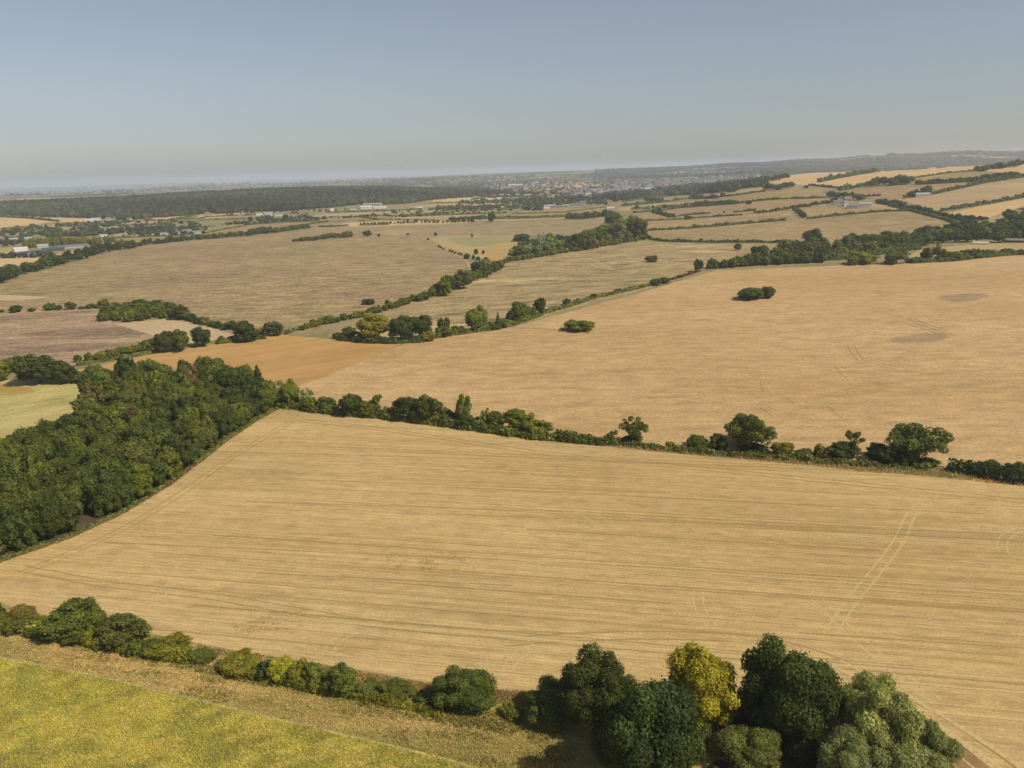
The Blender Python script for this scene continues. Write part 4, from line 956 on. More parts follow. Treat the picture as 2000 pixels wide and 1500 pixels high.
# field corner trees, left of centre
G5 = 'trees between the golden field and the brown hill'
for k, u, vt, vb, w_, c, l in (
 ('round', 322, 648, 690, 46, 'dark', 'left dark oak of the pair above the golden field'),
 ('round', 352, 643, 687, 44, 'mid', 'second dark oak above the golden field, taller one'),
 ('round', 396, 640, 678, 44, 'dark', 'oak with open trunk left of the two field corner oaks'),
 ('round', 480, 627, 668, 54, 'dark', 'biggest oak at the corner of the tilled field'),
 ('round', 535, 628, 657, 36, 'dark', 'rightmost oak on the top edge of the golden field'),
 ('bush', 450, 627, 645, 34, 'dark', 'dark bush behind the biggest corner oak'),
 ('bush', 510, 640, 657, 26, 'ygreen', 'yellow green bush between the two corner oaks'),
 ('bush', 432, 656, 671, 16, 'bright', 'light bush under the hedge of the tilled field'),
 ('bush', 452, 655, 667, 14, 'bright', 'small light bush left of the biggest corner oak'),
 ('round', 80, 692, 752, 78, 'dark', 'large dark oak by the weedy left field'),
 ('round', 122, 706, 750, 50, 'dark', 'smaller oak leaning against the large dark oak'),
 ('round', 26, 697, 728, 42, 'mid', 'green oak behind the large dark one at the left edge'),
 ('bush', 8, 706, 735, 26, 'ygreen', 'yellowish bush at the left edge'),
 ('bush', -2, 725, 748, 30, 'mid', 'green bush cut by the left edge above the weedy field'),
 ('bush', 160, 724, 746, 26, 'ygreen', 'small bright bush right of the large oaks'),
 ('bush', 152, 735, 750, 30, 'dark', 'dark low bush between the oaks and the woodland'),
 ('round', 185, 712, 750, 40, 'olive', 'olive tree at the start of the left woodland'),
 ('bush', 152, 693, 708, 14, 'mid', 'small bush at the left end of the scrubby hedge'),
 ('bush', 173, 688, 706, 16, 'bright', 'second small bush at the left end of the scrubby hedge'),
 ('bush', 32, 595, 611, 24, 'dark', 'round dark bush on the line below the brown hill'),
 ('bush', 3, 604, 611, 12, 'mid', 'bush cut by the left edge below the brown hill'),
 ('bush', 63, 601, 609, 16, 'olive', 'low bush on the line below the brown hill'),
 ('bush', 100, 592, 607, 22, 'mid', 'bushy clump on the line below the brown hill'),
 ('bush', 116, 595, 606, 10, 'dark', 'narrow bush right of the bushy clump'),
 ('round', 138, 589, 605, 18, 'mid', 'small round tree on the line below the brown hill'),
 ('bush', 160, 598, 604, 14, 'olive', 'flat bush left of the thicket'),
 ('bush', 178, 595, 603, 26, 'mid', 'wider flat bush left of the thicket'),
 ('round', 202, 585, 602, 22, 'olive', 'sparse round tree touching the thicket')):
    plant(k, u, vt, vb, w_, c, l, G5)
fill_path([(190, 703), (300, 682)], (16, 20), .55, ['bush'], ['ygreen', 'bright', 'olive'], lambda f, k, c, h: '%s bush in the scrubby hedge above the golden field, %s part' % (CW[c], third(f, 'left', 'middle', 'right')), 'scrubby hedge bushes', 2)
hedge([(150, 714), (230, 702), (310, 688)], 6, 'olive', 'grassy bank under the scrubby hedge', 1.2)
hedge([(420, 672), (470, 667), (520, 661)], 6, 'mid', 'grassy bank under the corner oaks', 1.2)
# thicket in the left middle
fill_poly([(197, 628), (200, 612), (240, 604), (330, 604), (355, 614), (330, 622), (240, 632)], (15, 22), 46, ['bush'], ['mid', 'olive', 'bright', 'mid'], lambda u, v, k, c, h: '%s scrub bush in the thicket above the tilled field, %s' % (CW[c], 'left half' if u < 275 else 'right half'), 'thicket bushes', .4)
for u, vt, vb, w_, l in ((275, 585, 606, 40, 'dark tree on top of the thicket, left one'), (300, 587, 606, 36, 'dark tree on top of the thicket, right one'), (352, 598, 624, 44, 'dark tree at the right end of the thicket')):
    plant('round', u, vt, vb, w_, 'dark', l, 'thicket bushes')
fill_path([(365, 626), (400, 636), (430, 642)], (18, 14), .5, ['bush'], ['mid', 'dark', 'olive'], lambda f, k, c, h: '%s bush in the hedge running down from the thicket, %s' % (CW[c], third(f, 'upper part', 'middle', 'lower part')), 'thicket hedge bushes')
# diagonal hedgerow up the middle
DG = 'trees of the diagonal hedgerow'
fill_path([(560, 652), (610, 640), (660, 628)], (9, 16), .9, ['bush'], ['olive', 'ygreen', 'grey'], lambda f, k, c, h: '%s shrub at the low end of the diagonal hedgerow, %s' % (CW[c], third(f, 'left', 'middle', 'right')), DG)
fill_path([(615, 637), (650, 632), (700, 622)], (16, 14), .9, ['bush'], ['olive', 'ygreen', 'mid'], lambda f, k, c, h: '%s bush at the low end of the diagonal hedgerow, %s' % (CW[c], third(f, 'left', 'middle', 'right')), DG)
fill_path([(700, 622), (760, 606), (815, 588)], (13, 16), .6, ['bush'], ['olive', 'bright', 'mid'], lambda f, k, c, h: '%s bush in the lower diagonal hedgerow, %s' % (CW[c], third(f, 'left', 'middle', 'right')), DG)
fill_path([(820, 590), (860, 575), (905, 557), (950, 540), (975, 528)], (20, 22), .5, ['round', 'bush'], ['mid', 'bright', 'mid', 'dark'], lambda f, k, c, h: '%s %s on the diagonal hedgerow %s' % (CW[c], 'bush' if k == 'bush' else 'tree', third(f, 'below the triangular meadow, low part', 'below the triangular meadow, middle part', 'at the corner of the triangular meadow')), DG)
for k, u, vt, vb, w_, c, l in (('round', 868, 545, 578, 36, 'bright', 'bright rounded tree in the widest part of the diagonal hedgerow'), ('round', 906, 527, 565, 42, 'mid', 'tallest tree of the diagonal hedgerow'), ('round', 878, 537, 570, 34, 'dark', 'dark tree beside the tallest of the diagonal hedgerow'), ('bush', 928, 510, 530, 20, 'deep', 'very dark bush at the corner of the triangular meadow'), ('round', 948, 504, 532, 32, 'olive', 'olive tree right of the very dark corner bush'), ('round', 968, 510, 530, 26, 'mid', 'tree at the meeting of the hedgerow and the centre wood')):
    plant(k, u, vt, vb, w_, c, l, DG)
# centre wood by the farmhouse
CWD = 'trees of the centre wood'
fill_poly([(985, 512), (1010, 490), (1060, 478), (1130, 470), (1180, 455), (1245, 440), (1258, 466), (1190, 478), (1110, 492), (1050, 500)], (16, 24), 70, ['round', 'bush', 'bush'], ['mid', 'bright', 'olive', 'dark', 'grey'], lambda u, v, k, c, h: '%s tree in the centre wood, %s' % (CW[c], 'left end by the meadow' if u < 1060 else 'middle by the hidden barns' if u < 1160 else 'tall right end'), CWD, .4)
for k, u, vt, vb, w_, c, l in (('round', 1213, 428, 466, 50, 'grey', 'tall grey green tree at the right end of the centre wood'), ('round', 1242, 425, 466, 44, 'mid', 'tall green tree at the right tip of the centre wood'), ('round', 1200, 414, 445, 44, 'mid', 'tree behind the tall right end of the centre wood'), ('round', 1132, 455, 490, 46, 'mid', 'rounded tree between the two barn roofs'), ('willow', 1065, 464, 496, 52, 'grey', 'pale willow in the centre wood'), ('bush', 1020, 456, 472, 44, 'mid', 'bush clump left of the red brick house')):
    plant(k, u, vt, vb, w_, c, l, CWD)
fill_path([(985, 514), (1060, 501), (1150, 487), (1255, 469)], (11, 12), .7, ['bush'], ['ygreen', 'bright', 'mid'], lambda f, k, c, h: '%s scrub at the foot of the centre wood, %s' % (CW[c], third(f, 'left', 'middle', 'right')), CWD)
# copse on the right
CP = 'trees of the right copse'
plant('round', 1587, 447, 476, 42, 'dark', 'lone spreading oak above the right copse', CP)
plant('round', 1364, 506, 531, 20, 'dark', 'upright dark tree left of the right copse', CP)
fill_path([(1385, 527), (1440, 521), (1520, 517), (1610, 513)], (18, 22), .62, ['bush', 'round'], ['dark', 'mid', 'dark'], lambda f, k, c, h: '%s %s on the near edge of the right copse, %s' % (CW[c], 'bush' if k == 'bush' else 'tree', third(f, 'left end', 'middle', 'right end')), CP)
hedge([(1385, 524), (1450, 518), (1540, 513), (1620, 508), (1700, 498), (1790, 486)], 12, 'mid', 'dense undergrowth through the right copse', 1.6, jit=.3)
fill_poly([(1460, 515), (1480, 498), (1550, 486), (1650, 478), (1760, 470), (1810, 474), (1800, 482), (1700, 498), (1600, 508)], (17, 25), 74, ['round', 'bush', 'bush'], ['dark', 'mid', 'mid', 'deep', 'olive'], lambda u, v, k, c, h: '%s tree inside the right copse, %s' % (CW[c], 'left part' if u < 1590 else 'middle part' if u < 1700 else 'right part'), CP, .5)
fill_poly([(1800, 478), (1820, 466), (1900, 452), (2020, 448), (2060, 470), (1980, 474), (1880, 474)], (20, 28), 44, ['round', 'bush'], ['dark', 'mid', 'deep'], lambda u, v, k, c, h: '%s tree in the dense right end of the copse, %s' % (CW[c], 'nearer the lane' if u < 1910 else 'by the barn roof'), CP, .5)
for k, u, vt, vb, w_, c, l in (('round', 1805, 441, 470, 46, 'dark', 'tall dark tree standing above the right copse'), ('round', 1800, 456, 480, 36, 'dark', 'dark rounded tree below the tall one in the copse'), ('bush', 1684, 491, 518, 50, 'ygreen', 'large yellowish bush in front of the copse'), ('bush', 1664, 500, 519, 26, 'olive', 'olive bush left of the large yellowish one'), ('open', 1750, 486, 516, 48, 'mid', 'open tree with gaps right of the large yellowish bush'), ('bush', 1738, 500, 518, 22, 'dark', 'dark scrub under the open tree'), ('round', 1809, 483, 511, 24, 'dark', 'upright dark tree in the right hedgerow'), ('open', 1832, 478, 510, 26, 'olive', 'thin see through tree in the right hedgerow'), ('bush', 1785, 502, 514, 30, 'mid', 'low bush left of the upright dark tree'), ('bush', 1850, 491, 511, 40, 'mid', 'green bush right of the thin tree'), ('bush', 1872, 490, 508, 26, 'mid', 'second green bush right of the thin tree'), ('bush', 1894, 485, 506, 34, 'dark', 'dark domed bush in the right hedgerow'), ('bush', 1911, 487, 503, 22, 'dark', 'small dark dome right of the domed bush'), ('bush', 1935, 488, 501, 32, 'dark', 'flat dark bush in the right hedgerow'), ('bush', 1966, 485, 499, 34, 'dark', 'dark mound bush near the right edge')):
    plant(k, u, vt, vb, w_, c, l, 'right hedgerow below the copse')
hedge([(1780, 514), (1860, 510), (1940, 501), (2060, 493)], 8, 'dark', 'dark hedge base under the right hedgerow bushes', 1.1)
fill_poly([(1930, 428), (1965, 418), (2010, 402), (2060, 400), (2060, 445), (1990, 446)], (16, 24), 14, ['round'], ['dark', 'mid', 'deep'], lambda u, v, k, c, h: '%s tree in the grove at the right edge above the copse' % CW[c], 'right edge grove', .5)
# hill hedges, right
HG = 'field hedges on the right hill'
for pth, hp, c, l in (
 ([(1260, 462), (1275, 469), (1300, 472), (1400, 474), (1480, 474), (1548, 475)], 4.5, 'dark', 'hedge along the top of the rough hillside'),
 ([(1262, 451), (1318, 448)], 3.5, 'dark', 'short hedge at the right tip of the centre wood'),
 ([(1321, 448), (1400, 442), (1470, 436), (1535, 431)], 4.5, 'dark', 'hedge between two dry pastures, ending in the open'),
 ([(1245, 432), (1345, 427), (1450, 420)], 2.6, 'dark', 'thin hedge above the second dry pasture'),
 ([(1275, 415), (1295, 420), (1314, 425)], 5, 'dark', 'short thick hedge slanting beside the small brown pasture'),
 ([(1314, 424), (1350, 420), (1386, 417)], 3, 'dark', 'thin hedge right of the short slanting one'),
 ([(1432, 415), (1476, 411)], 3, 'dark', 'short hedge stub in the middle of the right pastures'),
 ([(1238, 416), (1330, 406), (1440, 398), (1600, 387), (1640, 384)], 3, 'dark', 'long hedge running to the farm'),
 ([(1400, 386), (1440, 381), (1495, 374)], 2.5, 'dark', 'hedge on the left of the smooth greenish field'),
 ([(1215, 403), (1300, 395), (1345, 389), (1400, 387)], 4, 'dark', 'hedge between pale fields near the town trees'),
 ([(1344, 375), (1352, 381), (1362, 386)], 4, 'dark', 'short dark hedge slanting near the town trees'),
 ([(1215, 395), (1260, 388), (1320, 382), (1345, 377)], 3, 'mid', 'hedge along the edge of the town trees'),
 ([(1575, 428), (1650, 420), (1720, 414), (1778, 412)], 3.5, 'dark', 'hedge below the farm paddock'),
 ([(1715, 397), (1750, 402), (1790, 409), (1830, 418), (1870, 428), (1905, 438)], 5.5, 'dark', 'thick upper hedge along the lane'),
 ([(1735, 402), (1775, 411), (1820, 423), (1860, 434), (1900, 449)], 3.6, 'mid', 'lower hedge along the lane'),
 ([(1836, 413), (1900, 403), (1940, 396), (2000, 385), (2200, 352)], 5, 'dark', 'hedge between the smooth tan field and the golden strip'),
 ([(1765, 387), (1830, 378), (1920, 358), (2000, 346), (2200, 318)], 4, 'dark', 'hedge along the top of the smooth tan field'),
 ([(1640, 372), (1670, 367), (1700, 362)], 6, 'dark', 'hedge left of the long hilltop wood'),
 ([(1780, 349), (1850, 339), (1908, 333)], 2.5, 'dark', 'thin hedge under the crest stubble field'),
 ([(1600, 356), (1650, 346), (1700, 338), (1745, 330), (1800, 323), (1920, 316), (2100, 308)], 2.5, 'dark', 'hedge along the crest of the right hill'),
 ([(1600, 336), (1650, 330), (1710, 325)], 2.5, 'dark', 'upper left crest hedge'),
 ([(1718, 323), (1780, 321)], 2, 'dark', 'short crest hedge on the skyline'),
 ([(1580, 362), (1620, 366), (1650, 369)], 3, 'dark', 'hedge along the foot of the crest field'),
 ([(1790, 361), (1850, 358), (1920, 354), (2000, 343)], 3, 'dark', 'hedge base under the hillside tree row')):
    hedge(pth, hp, c, l, 1.0, HG, jit=.06)
def lab(s): return lambda f, k, c, h: '%s %s %s, %s' % (CW[c], 'bush' if k == 'bush' else 'tree', s, third(f, 'left part', 'middle', 'right part'))
fill_path([(1705, 363), (1740, 362), (1782, 359)], (16, 17), .42, ['round'], ['dark', 'mid'], lab('in the long hilltop wood'), 'hilltop wood', 4)
fill_path([(1790, 360), (1850, 357), (1920, 352), (1990, 342)], (8, 10), .9, ['round', 'bush'], ['dark'], lab('in the hillside tree row'), 'hillside tree row')
fill_path([(1780, 385), (1800, 381), (1818, 377)], (13, 13), .55, ['round', 'bush'], ['dark'], lab('in the clump by the white barn'), 'white barn clump')
fill_path([(1910, 335), (1950, 330), (1998, 322)], (11, 11), .5, ['round', 'bush'], ['dark', 'mid'], lab('in the thicket on the crest field'), 'crest thicket', 5)
fill_path([(1455, 362), (1490, 358), (1540, 347)], (11, 10), .5, ['round'], ['dark'], lab('in the wood at the left end of the right hill'), 'hill end wood', 3)
fill_path([(1496, 371), (1520, 371), (1550, 366)], (12, 13), .6, ['round'], ['dark'], lab('in the clump below the hill end'), 'clump below the hill end', 1)
fill_path([(1622, 385), (1650, 386), (1690, 392)], (11, 11), .45, ['round'], ['dark', 'mid'], lab('behind the white farmhouse'), 'farm trees', 4)
fill_path([(1690, 384), (1720, 383)], (5, 4), 1, ['bush'], ['mid'], lab('on the brown slope beside the farm'), 'farm bushes', 1)
fill_path([(1475, 417), (1510, 414), (1550, 408), (1640, 394)], (6, 8), .9, ['round', 'bush'], ['mid', 'olive', 'dark'], lab('in the straggly line left of the farm'), 'straggly line trees')
fill_path([(1552, 412), (1562, 420), (1574, 428)], (9, 10), .5, ['bush'], ['dark'], lab('in the short thick hedge left of the paddock'), 'paddock hedge bushes', 1)
fill_path([(1715, 396), (1750, 398), (1770, 402)], (9, 8), .8, ['round', 'bush'], ['mid', 'dark'], lab('at the top of the lane'), 'lane trees', 1)
fill_path([(1868, 428), (1925, 432)], (9, 9), .6, ['round'], ['dark', 'mid'], lab('at the foot of the lane'), 'lane foot trees', 1)
fill_path([(1235, 410), (1300, 407), (1345, 403)], (7, 9), .7, ['bush', 'round'], ['pale', 'dark', 'grey'], lab('in the pale tree row'), 'pale tree row')
fill_path([(1350, 402), (1400, 398), (1445, 397)], (8, 7), .6, ['bush', 'round'], ['dark', 'mid'], lab('in the dark row right of the pale tree row'), 'pale tree row')
fill_path([(1262, 392), (1280, 396), (1294, 395)], (10, 10), .5, ['bush'], ['mid', 'dark'], lab('in the clump between pale fields'), 'pale field clump')
for u, vt, vb, w_, c, l in ((1288, 405, 414, 10, 'dark', 'dark small tree in front of the pale tree row'), (1342, 420, 429, 14, 'dark', 'round bush on the thin hedge'), (1462, 391, 399, 12, 'dark', 'round bush at the right end of the dark tree row'), (1411, 375, 383, 10, 'dark', 'round tree on the hedge below the town'), (1392, 378, 385, 9, 'mid', 'pointed tree on the hedge below the town'), (1370, 377, 386, 10, 'grey', 'pale tree on the hedge below the town'), (1414, 412, 416, 5, 'dark', 'tiny bush in the long brown pasture'), (1575, 361, 368, 8, 'dark', 'little tree by the shed at the hill end')):
    plant('bush', u, vt, vb, w_, c, l, 'single trees in the right pastures')
# hedge of round trees along the top of the brown hill
BH = 'dark tree line along the brown hill'
fill_path([(-60, 570), (0, 552), (60, 533), (110, 518)], (26, 22), .62, ['round', 'bush'], ['dark', 'deep', 'mid'], lab('in the dark tree line at the left edge'), BH, 3)
fill_path([(100, 520), (160, 505), (210, 492), (260, 484)], (22, 16), .55, ['round', 'bush'], ['dark', 'deep'], lab('in the tall part of the dark tree line'), BH, 3)
fill_path([(262, 482), (300, 477), (345, 472)], (11, 12), .85, ['round', 'bush'], ['dark'], lab('in the thin part of the dark tree line'), BH, 2)
fill_path([(345, 472), (420, 466), (480, 462)], (10, 12), .7, ['round', 'bush'], ['dark', 'mid', 'olive'], lab('along the lower crest of the brown hill'), BH, 2)
fill_path([(484, 461), (540, 454), (605, 445)], (14, 8), .45, ['round', 'bush'], ['dark', 'mid'], lab('in the wedge shaped belt on the crest'), BH, 3)
fill_path([(575, 472), (610, 470), (640, 466), (690, 463)], (6, 13), .5, ['bush', 'round'], ['mid', 'olive', 'dark'], lab('in the ridge clump on the brown hill'), 'ridge clump', 1.5)
plant('round', 718, 450, 462, 18, 'dark', 'round tree at the right end of the ridge clump', 'ridge clump')
fill_path([(705, 440), (760, 438), (800, 436), (850, 436), (930, 434)], (5, 7), 1.3, ['round', 'bush'], ['dark', 'mid'], lab('in the broken row above the upper pasture'), 'broken row trees')
plant('round', 961, 414, 435, 19, 'dark', 'lone dark valley tree above the upper pasture', 'broken row trees')
fill_path([(880, 431), (920, 429), (950, 428)], (8, 8), .7, ['bush'], ['dark', 'mid'], lab('left of the lone dark valley tree'), 'broken row trees')
fill_path([(1108, 429), (1140, 428), (1195, 421)], (12, 14), .45, ['round', 'bush'], ['dark', 'mid'], lab('in the belt behind the centre wood'), 'belt behind the centre wood', 3)
# poplars on the valley floor
fill_path([(48, 486), (75, 483), (110, 480), (146, 477)], (16, 16), .2, ['poplar'], ['ygreen', 'bright'], lab('in the left poplar block'), 'poplar block', 2)
fill_path([(150, 480), (190, 478), (228, 474)], (16, 12), .22, ['poplar'], ['ygreen', 'bright'], lab('in the right poplar block'), 'poplar block', 2)

# ------------------------------------------------------------------ left woodland
def woodland():
    out = [(-140, 870), (0, 842), (80, 825), (150, 790), (190, 745), (160, 735), (205, 715), (270, 704), (330, 712), (400, 704), (470, 717), (515, 738)]
    edge = [(545, 797), (520, 809), (440, 860), (340, 940), (240, 1000), (130, 1050), (0, 1096), (-150, 1145)]
    C = Vector((0, 0, CAM_H)); W = []
    for u, v in out:
        r = ray(u, v); t = (10.5 - CAM_H) / r.z; W.append((r.x * t, r.y * t))
    for u, v in edge:
        p = hit(u, v); q = p + Vector((p.x, p.y, 0)).normalized() * 2.0 + Vector((-1.6, 0, 0)); W.append((q.x, q.y))
    xs = [p[0] for p in W]; ys = [p[1] for p in W]; got = []; k = 0
    for a, c in zip(edge, edge[1:]):
        p, q = hit(*a), hit(*c); n = max(1, int((q - p).length / 5.5)); dd = (q - p).normalized(); nn = Vector((-dd.y, dd.x, 0)); nn = nn if nn.x < 0 else -nn
        for i in range(n):
            s = p.lerp(q, (i + rnd.uniform(.2, .8)) / n) + nn * rnd.uniform(2.6, 3.6); got.append((s.x, s.y, rnd.uniform(7, 9.5)))
    edgew = [Vector((*p, 0)) for p in W[len(out):]]
    while k < 30000 and len(got) < 230:
        k += 1; x = rnd.uniform(min(xs), max(xs)); y = rnd.uniform(min(ys), max(ys))
        if not tri_in((x, y), W): continue
        wd = rnd.uniform(7.5, 13.5)
        if any(math.hypot(x - a, y - c) < .36 * (wd + e) for a, c, e in got): continue
        got.append((x, y, wd))
    for x, y, wd in got:
        u, v = proj((x, y, 10)); ed = min((Vector((x, y, 0)) - (a + (c - a) * max(0, min(1, (Vector((x, y, 0)) - a).dot(c - a) / (c - a).length_squared)))).length for a, c in zip(edgew, edgew[1:]))
        near = v > 900
        north = u > 270 and v < 800
        r = rnd.random(); kd = 'round'
        if ed > 6 and ((140 < u < 240 and v < 830) or (u > 330 and v < 745)): kd = 'conifer' if r < .16 else 'round'
        elif r < .04 and ed > 8: kd = 'open'
        s = rnd.random()
        c = 'dark' if s < .30 else 'mid' if s < .70 else 'olive' if s < .80 else 'bright' if s < .985 else 'brown'
        if ed < 6 and s < .5: c = 'dark'
        if kd == 'conifer': c = 'dark'; wd *= .85
        hgt = rnd.uniform(8.5, 13.5) * (1.05 if kd == 'conifer' else 1)
        if ed < 4: hgt *= .85
        pos = 'along its cut field edge' if ed < 6 else 'deep inside it' if 100 < u < 400 else 'toward its far end' if u >= 400 else 'at its left side'
        dist = 'near half' if v > 880 else 'middle' if v > 790 else 'far half'
        lb = '%s %s in the left woodland, %s, %s' % (CW[c], {'conifer': 'pointed conifer', 'open': 'thin crowned tree'}.get(kd, 'broadleaf tree'), pos, dist)
        plant_at('bush' if ed < 6 else kd, Vector((x, y, 0)), wd, hgt, c, lb, 'tree', 'trees of the left woodland', None, kind_name(kd))
    for u, v, h, l in ((262, 905, 9, 'dead grey tree with bare branches on the woodland slope'), (305, 890, 8, 'bare dead tree left of the cut field edge'), (462, 815, 8, 'dead pale tree near the far woodland corner'), (455, 795, 9, 'taller dead pale tree near the far woodland corner')):
        p = hit(u, v + 22); plant_at('dead', p, 5, h + 2, 'brown', l, None, 'dead trees of the left woodland')
woodland()
hedge([(545, 797), (500, 822), (440, 862), (380, 910)], 6, 'olive', 'scrub skirt under the far part of the woodland edge', 1.0, jit=.25)
hedge([(330, 945), (240, 1002), (130, 1052), (0, 1096), (-100, 1130)], 6, 'olive', 'scrub skirt under the near part of the woodland edge', 1.0, jit=.25)

# ------------------------------------------------------------------ ground cover by the near edge
def cover(name, poly, n, hrange, wdt, colr, label, cat, seed, blades=3, rowdir=None, clump=0.0, thresh=-9):
    g = np.random.default_rng(seed); W = [hit(u, v) for u, v in poly]; xs = [p.x for p in W]; ys = [p.y for p in W]; wp = [(p.x, p.y) for p in W]
    P = np.stack([g.uniform(min(xs), max(xs), n * 3), g.uniform(min(ys), max(ys), n * 3)], 1)
    px = np.array(wp); inside = np.zeros(len(P), bool); j = len(px) - 1
    for i in range(len(px)):
        c = ((px[i, 1] > P[:, 1]) != (px[j, 1] > P[:, 1])) & (P[:, 0] < (px[j, 0] - px[i, 0]) * (P[:, 1] - px[i, 1]) / (px[j, 1] - px[i, 1] + 1e-9) + px[i, 0]); inside ^= c; j = i
    P = P[inside]
    den = g.normal(0, .35, len(P))
    for q in range(14):
        th = g.uniform(0, 6.28); kk = 6.28 / (2.5 * 1.22 ** q); den = den + .42 * np.sin((P[:, 0] * math.cos(th) * .6 + P[:, 1] * math.sin(th)) * kk + g.uniform(0, 6.28))
    P = P[den > thresh][:n]
    V = []; m = len(P); base = np.concatenate([P, np.zeros((m, 1))], 1); Vs = []; T = []
    for b_ in range(blades):
        a = g.uniform(0, 6.28, m); d = np.stack([np.cos(a), np.sin(a), 0 * a], 1); h = g.uniform(*hrange, m); ln = g.uniform(.1, .7, m) * h
        o = base + g.normal(0, .12, (m, 3)) * [1, 1, 0]; s = np.stack([-np.sin(a), np.cos(a), 0 * a], 1) * (wdt * g.uniform(.6, 1.3, m))[:, None]
        tip = o + d * ln[:, None] + np.array([0, 0, 1.0]) * h[:, None]; mid = o + d * (ln * .35)[:, None] + np.array([0, 0, .6]) * h[:, None]
        Vs.append(np.stack([o - s * .4, mid - s, tip, mid + s], 1)); T.append(g.uniform(.65, 1.35, m))
    V = np.concatenate(Vs).reshape(-1, 3); T = np.concatenate(T)
    o = mobj(name, qmesh(name, V, np.arange(len(V)).reshape(-1, 4), [FOL], None, T)); o.color = (*colr, 1)
    tag(o, label, cat, None, 'stuff')
VG = [(-60, 1190), (0, 1181), (100, 1206), (250, 1231), (350, 1251), (460, 1273), (560, 1288), (700, 1311), (850, 1338), (1000, 1352), (1080, 1420), (1150, 1500), (1180, 1580), (1010, 1525), (900, 1490), (760, 1455), (600, 1416), (450, 1380), (220, 1326), (0, 1282), (-60, 1270)]
cover('dry_grass', VG, 20000, (.12, .4), .06, (.62, .45, .18), 'long dry golden grass along the near field edge', 'grass', 3)
cover('green_weeds', VG, 14000, (.15, .45), .09, (.30, .265, .07), 'green weeds among the long dry grass', 'weeds', 5, 3, thresh=.35)
cover('olive_weeds', [(-60, 1225), (0, 1212), (250, 1262), (450, 1310), (700, 1362), (860, 1392), (1000, 1392), (1090, 1440), (1060, 1450), (850, 1410), (600, 1360), (300, 1295), (0, 1235)], 13000, (.25, .6), .10, (.25, .23, .065), 'taller olive weeds at the foot of the lower left bushes', 'weeds', 8, 3, thresh=-.2)
cover('reddish_weeds', [(560, 1290), (850, 1338), (1000, 1350), (1150, 1362), (1150, 1375), (1000, 1368), (840, 1362), (560, 1310)], 4000, (.2, .5), .06, (.46, .29, .12), 'reddish dry weeds along the near edge of the cut field', 'weeds', 12, 3)
CR = [(-60, 1276), (0, 1287), (220, 1330), (450, 1385), (600, 1420), (760, 1459), (900, 1494), (1000, 1528), (1020, 1580), (-80, 1580)]
cover('crop_plants', CR, 52000, (.18, .4), .05, (.60, .50, .105), 'yellow leaves of the ripening crop', 'crop plants', 21, 2)
cover('green_crop_plants', CR, 36000, (.18, .4), .05, (.37, .365, .10), 'greener leaves in patches of the ripening crop', 'crop plants', 22, 2, thresh=.25)
cover('edge_straw', [(545, 800), (740, 818), (960, 848), (1200, 875), (1480, 900), (1700, 923), (1830, 933), (2010, 952), (2010, 938), (1830, 920), (1700, 912), (1480, 893), (1200, 868), (960, 841), (740, 810)], 24000, (.4, 1.0), .09, (.48, .32, .13), 'pale straw coloured grass band under the middle hedgerow', 'grass', 31, 2)
cover('wood_edge_straw', [(545, 800), (520, 812), (440, 866), (340, 946), (240, 1006), (130, 1056), (0, 1101), (-60, 1125), (-60, 1118), (0, 1094), (130, 1049), (240, 999), (340, 938), (440, 858), (520, 806)], 9000, (.3, .9), .07, (.36, .23, .10), 'dry grass fringe along the woodland edge', 'grass', 33, 2)
cover('pale_weeds', [(1060, 1012), (1180, 1002), (1340, 1008), (1380, 1035), (1220, 1062), (1090, 1052)], 1500, (.05, .14), .10, (.60, .53, .30), 'pale weeds flecked over the middle of the cut field', 'weeds', 41, 2, thresh=.4)
cover('brown_regrowth', [(740, 1080), (890, 1078), (930, 1112), (780, 1126)], 700, (.05, .14), .09, (.38, .27, .10), 'brownish weeds scattered in the middle of the cut field', 'weeds', 42, 2, thresh=-.3)
cover('dark_regrowth', [(470, 1195), (600, 1190), (590, 1228), (450, 1240)], 700, (.05, .14), .09, (.38, .27, .10), 'brownish weeds scattered at the lower left of the cut field', 'weeds', 43, 2, thresh=-.3)
plant_all()
# ------------------------------------------------------------------ buildings
WALLM = {'white': flat_mat('white_render', (.62, .59, .52), .8, .1), 'cream': flat_mat('cream_render', (.42, .37, .29), .8, .1), 'brick': flat_mat('red_brick', (.25, .15, .11), .9, .2, 1.5), 'stone': flat_mat('stone_wall', (.36, .31, .24), .9, .2, 1.0), 'dark': flat_mat('dark_cladding', (.07, .065, .06), .7, .2), 'grey': flat_mat('grey_cladding', (.33, .34, .34), .6, .1)}
ROOFM = {'tile': flat_mat('brown_tiles', (.16, .125, .10), .9, .25, 1.2), 'slate': flat_mat('grey_slate', (.16, .16, .17), .75, .2, 1.0), 'pale': flat_mat('pale_sheet_roof', (.31, .31, .29), .5, .08, .3), 'white': flat_mat('white_sheet_roof', (.48, .47, .44), .5, .06, .3), 'brown': flat_mat('brown_sheet_roof', (.19, .155, .125), .8, .2), 'dark': flat_mat('dark_glass_roof', (.06, .075, .085), .3, .15)}
PANE = flat_mat('window_glass', (.03, .04, .05), .15, .05, 1, .5)
def boxq(x0, x1, y0, y1, z0, z1):
    V = [(x0, y0, z0), (x1, y0, z0), (x1, y1, z0), (x0, y1, z0), (x0, y0, z1), (x1, y0, z1), (x1, y1, z1), (x0, y1, z1)]
    return V, [[0, 1, 5, 4], [1, 2, 6, 5], [2, 3, 7, 6], [3, 0, 4, 7], [4, 5, 6, 7], [3, 2, 1, 0]]
